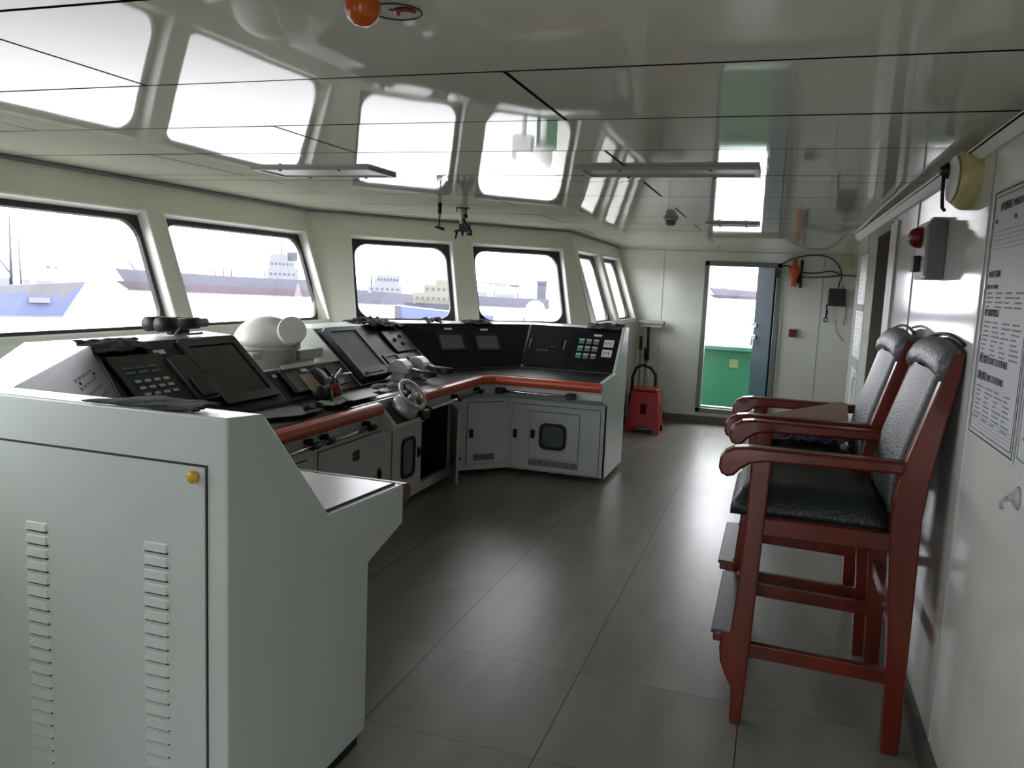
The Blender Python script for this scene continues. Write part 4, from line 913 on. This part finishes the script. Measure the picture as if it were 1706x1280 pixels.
mb = MB(); mb.lathe([(.026,0),(.026,.012),(.018,.02),(.016,.026),(.010,.03)], (RX-.058,3.06,1.93), (-1,0,0), 16); mb.build('knob', m_rub, T)
mb = MB(); mb.tube([(RX-.075,3.06,1.92),(RX-.072,3.07,1.86),(RX-.068,3.07,1.81),(RX-.064,3.05,1.80)], .006, 8); mb.build('strap', m_rub, T)
# framed muster list
PZ0, PZ1, PYa, PYb = 1.12, 1.815, 2.645, 2.165
q = Quad(V((RX-.004,PYa,PZ0)),V((RX-.004,PYb,PZ0)),V((RX-.004,PYa,PZ1)))
if q.n.x > 0: q.n = -q.n
T = thing('muster_list_poster', 'printed emergency muster list poster on the right wall', 'poster', (RX,2.405,PZ0))
mb = MB(); q.slab(mb,0,q.w,0,q.hh,-.003,.0); mb.build('poster_sheet', m_paper, T)
pm = MB(); q.outline(pm,.012,q.w-.012,.012,q.hh-.012,.004,.0,.001); q.outline(pm,.026,q.w-.026,.024,q.hh-.024,.0018,.0,.001)
mb = pm
add_text(mb,q,.09,.632,'应变部署表  MUSTER LIST',.026,.9)
add_text(mb,q,.05,.600,'船名',.012); add_text(mb,q,.24,.600,'信号',.012)
add_text(mb,q,.045,.452,'应变信号说明',.020,1.0); add_text(mb,q,.04,.42,'警报   号令   集合地点',.012)
add_text(mb,q,.045,.345,'救生艇部署职责',.022,1.0)
add_text(mb,q,.045,.215,'救生部署 BOAT STATIONS',.026,.95)
add_text(mb,q,.045,.168,'消防部署 FIRE STATIONS',.026,.95)
mb.build('headings', m_ink, T)
mb = MB()
for i in range(5): q.slab(mb,.05,.43,.575-i*.012,.5762-i*.012,0,.0008)
for r_, (v0,n_) in enumerate(((.405,4),(.325,8),(.145,8))):
    for i in range(n_):
        for c_ in range(4):
            ua = .045+c_*.098; ub = ua+.03+.055*random.random(); q.slab(mb,ua,ub,v0-i*.0125,v0-i*.0125+.004,0,.0008)
for i in range(4): q.slab(mb,.03,.45,.034+i*.010,.035+i*.010,0,.0008)
mb.build('small_print', m_ink2, T)
q2 = Quad(V((RX-.004,2.135,1.14)),V((RX-.004,1.70,1.14)),V((RX-.004,2.135,1.60)))
if q2.n.x > 0: q2.n = -q2.n
T = thing('notice_board_sheet', 'pale framed notice at the right picture edge beside the muster list', 'poster', (RX,1.9,1.14))
mb = MB(); q2.slab(mb,0,q2.w,0,q2.hh,-.003,0); mb.build('notice_sheet', m_paper, T); mb = MB(); q2.outline(mb,.004,q2.w-.004,.004,q2.hh-.004,.004,0,.001)
for i in range(12): q2.slab(mb,.03,.25+.15*random.random(),.05+i*.03,.056+i*.03,0,.0008)
mb.build('printed_lines', m_ink2, T)
T = thing('suction_hook', 'clear plastic suction hook below the notice at the right edge', 'hook', (RX,2.10,1.03))
mb = MB(); mb.lathe([(.028,0),(.022,.006),(.010,.012),(.010,.022)], (RX,2.10,1.055), (-1,0,0), 18); mb.tube([(RX-.02,2.10,1.055),(RX-.035,2.10,1.04),(RX-.03,2.10,1.025)], .005); mb.build('hook_cup', m_glass if False else m_lgrey, T)
# sheets on the far piece of the aft wall
for k_, (ya,yb2,z0,z1,lb) in enumerate(((6.62,6.12,1.45,1.80,'faint printed notice sheet high on the wall beyond the dark passage'),(6.66,6.10,1.06,1.40,'middle printed notice sheet on the wall beyond the dark passage'),(6.6,6.15,.62,.98,'low diagram sheet on the wall beyond the dark passage'))):
    q = Quad(V((RX-.003,ya,z0)),V((RX-.003,yb2,z0)),V((RX-.003,ya,z1)))
    if q.n.x > 0: q.n = -q.n
    T = thing('notice_sheet', lb, 'notice', (RX,(ya+yb2)/2,z0)); mb = MB(); q.slab(mb,0,q.w,0,q.hh,-.002,0); mb.build('paper', m_sheet, T); mb = MB()
    if k_ < 2:
        for i in range(9): q.slab(mb,.05,.2+.25*random.random(),.04+i*.033,.046+i*.033,0,.0008)
        q.slab(mb,.03,q.w-.03,q.hh-.02,q.hh-.014,0,.0008)
    else:
        for i in range(7):
            t = random.random(); mb.tube([q.p(.1+.3*random.random(),.05+.3*random.random(),.001) for _ in range(3)], .002, 5)
    mb.build('print', m_faint, T)

# ============================================================ CEILING FITTINGS
def ceiling_light(x0,x1,y0,y1,label,ht=.014):
    T = thing('ceiling_light', label, 'ceiling light', ((x0+x1)/2,(y0+y1)/2,zc(y0)-ht), 0, 'ceiling light fittings'); z = zc((y0+y1)/2)-.0; e = .022
    mb = MB()
    for a_ in ((x0,x1,y0,y0+e),(x0,x1,y1-e,y1),(x0,x0+e,y0+e,y1-e),(x1-e,x1,y0+e,y1-e)): mb.box((a_[0],a_[2],z-ht),(a_[1],a_[3],z))
    mb.build('frame', m_lgrey, T)
    mb = MB(); mb.box((x0+e,y0+e,z-ht*.55),(x1-e,y1-e,z-.004)); mb.build('diffuser', m_whitep, T)
    for fx in (.25,.75):
        for yy_ in (y0+e*.5,y1-e*.5):
            mb = MB(); mb.lathe([(.008,0),(.008,.006)], (x0+(x1-x0)*fx,yy_,z-ht-.006), n=10); mb.build('screw', m_fgrey, T)
ceiling_light(-2.49,-1.85,3.405,3.69,'flat grey framed ceiling light above the centre console')
ceiling_light(-.87,-.12,3.42,3.66,'flat ceiling light above the walkway before the chairs')
ceiling_light(-.56,-.18,6.10,6.28,'small distant ceiling light in front of the end door',.014)
T = thing('smoke_detector', 'small round smoke detector on the ceiling towards the end wall', 'smoke detector', (-.77,5.80,1.93)); z = zc(5.8)
mb = MB(); mb.lathe([(.05,0),(.05,-.016),(.044,-.02)], (-.77,5.80,z), n=24); mb.build('base', m_lgrey, T)
mb = MB(); mb.lathe([(.036,-.02),(.036,-.045),(.024,-.055),(0,-.056)], (-.77,5.80,z), n=24); mb.build('sensor_head', m_grey, T)
T = thing('amber_lamp', 'amber round lamp hanging from the ceiling at the top edge', 'lamp', (-.715,1.28,1.93)); z = zc(1.28)
mb = MB(); mb.lathe([(.030,0),(.030,-.012),(.022,-.014)], (-.715,1.285,z), n=20); mb.build('base', m_lgrey, T)
mb = MB(); mb.lathe([(.022,-.012),(.029,-.024),(.031,-.036),(.026,-.052),(.014,-.062),(0,-.065)], (-.715,1.285,z), n=24); mb.build('amber_globe', m_orange2, T)
T = thing('ceiling_ring_reflection', 'drawn reflection of a thin black ring with red arc on the ceiling beside the amber lamp', 'drawn reflection', (-.70,1.40,1.985)); z = zc(1.4)-.0045
mb = MB(); mb.tube([(-.712+.047*math.cos(t),1.405+.045*math.sin(t),z) for t in [2*math.pi*i/40 for i in range(40)]], .0016, 6, True); mb.tube([(-.72,1.39,z),(-.705,1.395,z),(-.70,1.405,z)], .0015, 6); mb.build('black_ring', m_ink, T)
mb = MB(); mb.tube([(-.695+.018*math.cos(t),1.408+.018*math.sin(t),z-.001) for t in [math.pi*.9+math.pi*1.1*i/14 for i in range(15)]], .004, 6); mb.build('red_arc', m_redd, T)
# hanging talkback microphone
T = thing('hanging_microphone', 'black talkback microphone hanging on a cord from the ceiling', 'microphone', (-2.17,5.0,1.80)); xk, yk = -2.19, 5.02; z = zc(yk)
mb = MB(); mb.cyl((xk,yk,z),(xk,yk,z-.07),.013); mb.build('junction_tube', m_rub, T)
mb = MB(); mb.tube([(xk-.006,yk,z-.07),(xk,yk,z-.11),(xk-.008,yk,z-.16)], .003, 6); mb.tube([(xk+.006,yk,z-.07),(xk+.001,yk,z-.11),(xk+.006,yk,z-.16)], .003, 6); mb.build('cord', m_rub, T)
mb = MB(); mb.cyl((xk-.028,yk,z-.158),(xk+.036,yk,z-.170),.010); mb.build('handpiece', m_rub, T)
# periscope of the compass / ceiling bracket with black clamp
T = thing('periscope_tube', 'white ceiling tube with black clamp and knobs above the middle windows', 'ceiling tube', (-2.16,5.32,1.85)); xk, yk = -2.15, 5.33; z = zc(yk)
mb = MB(); mb.lathe([(.048,0),(.048,-.006)], (xk,yk,z), n=24); mb.build('flange', m_rub, T)
mb = MB(); mb.lathe([(.022,-.006),(.022,-.062),(.018,-.066),(.018,-.13),(.014,-.135)], (xk,yk,z), n=20); mb.build('tube', m_offw, T)
for a_ in (-.036,.034):
    mb = MB(); mb.cyl((xk+a_,yk-.02,z-.006),(xk+a_,yk-.02,z-.03),.004,n=8); mb.build('bolt', m_rub, T)
mb = MB(); mb.lathe([(.004,0),(.016,.006),(.017,.018),(.008,.026)], (xk+.02,yk-.02,z-.058), (.9,-.3,0), 14); mb.cyl((xk+.034,yk-.02,z-.03),(xk+.034,yk-.02,z-.06),.003,n=6); mb.build('knob', m_rub, T)
mb = MB(); mb.box((xk-.012,yk-.03,z-.165),(xk+.05,yk+.03,z-.112)); mb.tube([(xk+.02,yk-.03,z-.08),(xk+.035,yk-.03,z-.115),(xk+.075,yk-.03,z-.16),(xk+.08,yk-.03,z-.182),(xk+.05,yk-.03,z-.18)], .012, 8); mb.tube([(xk,yk-.02,z-.15),(xk-.05,yk-.02,z-.163)], .008, 8); mb.tube([(xk-.03,yk-.02,z-.165),(xk-.042,yk-.02,z-.215)], [.010,.005], 8); mb.tube([(xk+.01,yk-.02,z-.16),(xk+.012,yk-.02,z-.195)], [.012,.006], 8); mb.build('clamp', m_rub, T)

# ============================================================ OUTSIDE
SEA = -8.0; E_ = 1.5-SEA
mb = MB(); Rr = 7000; nseg = 48; mb.add([(0,0,SEA)]+[(Rr*math.cos(2*math.pi*i/nseg),Rr*math.sin(2*math.pi*i/nseg),SEA) for i in range(nseg)], [(0,1+i,1+(i+1)%nseg) for i in range(nseg)])
o = mb.build('harbour_water', m_sea); tag(o, 'pale muddy harbour water outside the windows', 'water', kind='structure')
# the ship's own deck and green bulwark beyond the end door
mb = MB(); mb.box((-3.2,YE+.12,-.14),(2.4,10.7,-.02)); mb.box((-3.2,7.35,-.14),(-2.02,YE+.12,-.02)); o = mb.build('trim_outer_deck', m_deck); tag(o, kind='structure')
T = thing('green_bulwark', 'green bulwark plate with square yellow label beyond the end door', 'bulwark', (-.6,10.45,-.02))
mb = MB(); mb.box((-3.2,10.42,-.02),(2.4,10.48,.775)); mb.build('bulwark_plate', m_green, T)
mb = MB(); mb.box((-3.2,10.36,.765),(2.4,10.56,.82)); mb.build('cap_rail', m_green2, T, bevel=.01)
mb = MB(); mb.box((-.535,10.412,.555),(-.43,10.42,.66)); mb.build('yellow_label', m_sticker, T)
T = thing('dome_antenna', 'white dome with boxes on the bridge wing seen through the fourth window', 'antenna', (-2.62,8.75,-.02)); dx_, dy_ = -2.60, 8.72
mb = MB(); mb.cyl((dx_,dy_,-.02),(dx_,dy_,1.05),.035); mb.build('post', m_whitep, T)
mb = MB(); mb.lathe([(.10,1.05),(.112,1.07),(.112,1.20),(.10,1.25),(.07,1.285),(.03,1.30),(0,1.303)], (dx_,dy_,0), n=24); mb.build('dome', m_whitep, T)
mb = MB(); mb.box((dx_-.33,dy_-.05,.95),(dx_-.12,dy_+.08,1.13)); mb.box((dx_-.34,dy_-.05,.95),(dx_-.31,dy_+.05,1.19)); mb.box((dx_-.24,dy_-.03,-.02),(dx_-.20,dy_+.03,.95)); mb.build('cabinet_box', m_lgrey, T, bevel=.01)
def place(px_dir, dist): return V((px_dir[0]*dist, px_dir[1]*dist, SEA))
def ship_axes(L, R_):
    u = (R_-L); l_ = u.length; u.normalize(); n = V((-u.y,u.x,0))
    return u, n, l_
def hull(mb, L, R_, hL, hR, beam, bow=None, sheer=0, n=14, rake=.09):
    """hull from L to R (waterline ends), deck heights hL/hR; pointed end 'L' or 'R' with flare"""
    u, nn, l_ = ship_axes(L, R_); rows = []
    for i in range(n+1):
        t = i/n; e = 1
        if bow == 'R': e = min(1,(1-t)*3.2)**.6 if t < 1 else .02
        if bow == 'L': e = min(1,t*3.2)**.6 if t > 0 else .02
        e2 = max(e, .04); over = 0
        if bow == 'R': over = max(0,(t-.7)/.3)**1.4*l_*rake
        if bow == 'L': over = -max(0,(.25-t)/.25)**2*l_*.09
        h_ = hL+(hR-hL)*t+sheer*(2*t-1)**2; c = L+u*(t*l_)
        rows.append([c-nn*beam*.5*e2*.8+V((0,0,-1)), c+u*over-nn*beam*.5*min(1,e2*1.25)+V((0,0,h_)), c+u*over+nn*beam*.5*min(1,e2*1.25)+V((0,0,h_)), c+nn*beam*.5*e2*.8+V((0,0,-1))])
    for a_, b_ in zip(rows, rows[1:]): mb.add(a_+b_, [(0,4,5,1),(1,5,6,2),(2,6,7,3)])
    mb.add(rows[0], [(0,1,2,3)]); mb.add(rows[-1], [(3,2,1,0)])
def block(mb, L, u, nn, s0, s1, z0, z1, wd):
    p = [L+u*s0-nn*wd/2, L+u*s1-nn*wd/2, L+u*s1+nn*wd/2, L+u*s0+nn*wd/2]; mb.hexa([V((a_.x,a_.y,SEA+z0)) for a_ in p]+[V((a_.x,a_.y,SEA+z1)) for a_ in p])
def windows_row(mb, L, u, nn, s0, s1, z, n, wd, h=.8):
    for i in range(n):
        a_ = s0+(s1-s0)*(i+.25)/n; b_ = s0+(s1-s0)*(i+.75)/n; block(mb, L, u, nn, a_, b_, z, z+h, wd)
# fishing boat at the left edge
L, R_ = place((-.83,.557),168), place((-.737,.676),166); u, nn, l_ = ship_axes(L, R_)
T = thing('fishing_boat', 'blue hulled fishing boat with tall mast outside the left window', 'boat', tuple((L+R_)/2))
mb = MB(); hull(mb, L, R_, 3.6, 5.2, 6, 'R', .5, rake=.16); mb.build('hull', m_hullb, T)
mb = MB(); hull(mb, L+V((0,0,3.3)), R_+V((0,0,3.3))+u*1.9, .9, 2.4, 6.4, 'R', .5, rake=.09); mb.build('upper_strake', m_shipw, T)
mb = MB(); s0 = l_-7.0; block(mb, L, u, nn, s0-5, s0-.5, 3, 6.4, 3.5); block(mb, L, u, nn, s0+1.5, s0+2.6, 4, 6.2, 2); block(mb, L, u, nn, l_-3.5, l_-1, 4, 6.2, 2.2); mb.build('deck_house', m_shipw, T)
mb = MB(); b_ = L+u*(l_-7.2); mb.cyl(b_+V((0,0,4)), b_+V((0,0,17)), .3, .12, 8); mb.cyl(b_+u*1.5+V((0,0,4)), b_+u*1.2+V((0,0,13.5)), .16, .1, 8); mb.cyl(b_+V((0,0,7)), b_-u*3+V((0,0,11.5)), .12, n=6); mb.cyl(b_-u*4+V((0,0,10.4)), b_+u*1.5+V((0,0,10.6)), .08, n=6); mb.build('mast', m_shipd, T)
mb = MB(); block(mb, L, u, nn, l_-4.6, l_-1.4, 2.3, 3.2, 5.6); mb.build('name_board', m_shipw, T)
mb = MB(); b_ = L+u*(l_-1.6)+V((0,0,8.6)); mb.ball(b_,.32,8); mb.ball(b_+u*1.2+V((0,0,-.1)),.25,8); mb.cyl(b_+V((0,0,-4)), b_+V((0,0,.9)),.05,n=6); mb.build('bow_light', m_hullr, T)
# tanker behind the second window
L, R_ = place((-.687,.727),352), place((-.533,.846),345); u, nn, l_ = ship_axes(L, R_)
T = thing('tanker_ship', 'long grey and red tanker with stern house outside the second window', 'ship', tuple((L+R_)/2))
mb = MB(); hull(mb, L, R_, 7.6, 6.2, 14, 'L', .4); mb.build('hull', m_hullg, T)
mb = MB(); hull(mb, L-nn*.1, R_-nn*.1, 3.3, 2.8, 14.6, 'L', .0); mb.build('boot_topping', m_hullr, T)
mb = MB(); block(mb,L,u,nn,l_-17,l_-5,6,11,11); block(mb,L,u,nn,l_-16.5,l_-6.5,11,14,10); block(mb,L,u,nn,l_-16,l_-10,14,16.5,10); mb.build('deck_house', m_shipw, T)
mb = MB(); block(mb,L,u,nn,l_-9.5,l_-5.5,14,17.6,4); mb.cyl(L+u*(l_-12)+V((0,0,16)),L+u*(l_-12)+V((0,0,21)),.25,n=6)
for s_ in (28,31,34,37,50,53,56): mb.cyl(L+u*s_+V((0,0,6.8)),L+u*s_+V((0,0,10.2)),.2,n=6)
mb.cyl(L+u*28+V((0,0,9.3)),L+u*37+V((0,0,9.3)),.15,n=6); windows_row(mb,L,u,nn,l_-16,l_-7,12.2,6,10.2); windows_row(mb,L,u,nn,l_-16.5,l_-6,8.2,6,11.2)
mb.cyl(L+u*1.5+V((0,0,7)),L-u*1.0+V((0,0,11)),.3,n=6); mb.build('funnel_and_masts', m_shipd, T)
# coaster behind the third window
L, R_ = place((-.487,.873),285), place((-.375,.927),285); u, nn, l_ = ship_axes(L, R_)
T = thing('cargo_ship', 'grey hulled coaster with white wheelhouse outside the third window', 'ship', tuple((L+R_)/2))
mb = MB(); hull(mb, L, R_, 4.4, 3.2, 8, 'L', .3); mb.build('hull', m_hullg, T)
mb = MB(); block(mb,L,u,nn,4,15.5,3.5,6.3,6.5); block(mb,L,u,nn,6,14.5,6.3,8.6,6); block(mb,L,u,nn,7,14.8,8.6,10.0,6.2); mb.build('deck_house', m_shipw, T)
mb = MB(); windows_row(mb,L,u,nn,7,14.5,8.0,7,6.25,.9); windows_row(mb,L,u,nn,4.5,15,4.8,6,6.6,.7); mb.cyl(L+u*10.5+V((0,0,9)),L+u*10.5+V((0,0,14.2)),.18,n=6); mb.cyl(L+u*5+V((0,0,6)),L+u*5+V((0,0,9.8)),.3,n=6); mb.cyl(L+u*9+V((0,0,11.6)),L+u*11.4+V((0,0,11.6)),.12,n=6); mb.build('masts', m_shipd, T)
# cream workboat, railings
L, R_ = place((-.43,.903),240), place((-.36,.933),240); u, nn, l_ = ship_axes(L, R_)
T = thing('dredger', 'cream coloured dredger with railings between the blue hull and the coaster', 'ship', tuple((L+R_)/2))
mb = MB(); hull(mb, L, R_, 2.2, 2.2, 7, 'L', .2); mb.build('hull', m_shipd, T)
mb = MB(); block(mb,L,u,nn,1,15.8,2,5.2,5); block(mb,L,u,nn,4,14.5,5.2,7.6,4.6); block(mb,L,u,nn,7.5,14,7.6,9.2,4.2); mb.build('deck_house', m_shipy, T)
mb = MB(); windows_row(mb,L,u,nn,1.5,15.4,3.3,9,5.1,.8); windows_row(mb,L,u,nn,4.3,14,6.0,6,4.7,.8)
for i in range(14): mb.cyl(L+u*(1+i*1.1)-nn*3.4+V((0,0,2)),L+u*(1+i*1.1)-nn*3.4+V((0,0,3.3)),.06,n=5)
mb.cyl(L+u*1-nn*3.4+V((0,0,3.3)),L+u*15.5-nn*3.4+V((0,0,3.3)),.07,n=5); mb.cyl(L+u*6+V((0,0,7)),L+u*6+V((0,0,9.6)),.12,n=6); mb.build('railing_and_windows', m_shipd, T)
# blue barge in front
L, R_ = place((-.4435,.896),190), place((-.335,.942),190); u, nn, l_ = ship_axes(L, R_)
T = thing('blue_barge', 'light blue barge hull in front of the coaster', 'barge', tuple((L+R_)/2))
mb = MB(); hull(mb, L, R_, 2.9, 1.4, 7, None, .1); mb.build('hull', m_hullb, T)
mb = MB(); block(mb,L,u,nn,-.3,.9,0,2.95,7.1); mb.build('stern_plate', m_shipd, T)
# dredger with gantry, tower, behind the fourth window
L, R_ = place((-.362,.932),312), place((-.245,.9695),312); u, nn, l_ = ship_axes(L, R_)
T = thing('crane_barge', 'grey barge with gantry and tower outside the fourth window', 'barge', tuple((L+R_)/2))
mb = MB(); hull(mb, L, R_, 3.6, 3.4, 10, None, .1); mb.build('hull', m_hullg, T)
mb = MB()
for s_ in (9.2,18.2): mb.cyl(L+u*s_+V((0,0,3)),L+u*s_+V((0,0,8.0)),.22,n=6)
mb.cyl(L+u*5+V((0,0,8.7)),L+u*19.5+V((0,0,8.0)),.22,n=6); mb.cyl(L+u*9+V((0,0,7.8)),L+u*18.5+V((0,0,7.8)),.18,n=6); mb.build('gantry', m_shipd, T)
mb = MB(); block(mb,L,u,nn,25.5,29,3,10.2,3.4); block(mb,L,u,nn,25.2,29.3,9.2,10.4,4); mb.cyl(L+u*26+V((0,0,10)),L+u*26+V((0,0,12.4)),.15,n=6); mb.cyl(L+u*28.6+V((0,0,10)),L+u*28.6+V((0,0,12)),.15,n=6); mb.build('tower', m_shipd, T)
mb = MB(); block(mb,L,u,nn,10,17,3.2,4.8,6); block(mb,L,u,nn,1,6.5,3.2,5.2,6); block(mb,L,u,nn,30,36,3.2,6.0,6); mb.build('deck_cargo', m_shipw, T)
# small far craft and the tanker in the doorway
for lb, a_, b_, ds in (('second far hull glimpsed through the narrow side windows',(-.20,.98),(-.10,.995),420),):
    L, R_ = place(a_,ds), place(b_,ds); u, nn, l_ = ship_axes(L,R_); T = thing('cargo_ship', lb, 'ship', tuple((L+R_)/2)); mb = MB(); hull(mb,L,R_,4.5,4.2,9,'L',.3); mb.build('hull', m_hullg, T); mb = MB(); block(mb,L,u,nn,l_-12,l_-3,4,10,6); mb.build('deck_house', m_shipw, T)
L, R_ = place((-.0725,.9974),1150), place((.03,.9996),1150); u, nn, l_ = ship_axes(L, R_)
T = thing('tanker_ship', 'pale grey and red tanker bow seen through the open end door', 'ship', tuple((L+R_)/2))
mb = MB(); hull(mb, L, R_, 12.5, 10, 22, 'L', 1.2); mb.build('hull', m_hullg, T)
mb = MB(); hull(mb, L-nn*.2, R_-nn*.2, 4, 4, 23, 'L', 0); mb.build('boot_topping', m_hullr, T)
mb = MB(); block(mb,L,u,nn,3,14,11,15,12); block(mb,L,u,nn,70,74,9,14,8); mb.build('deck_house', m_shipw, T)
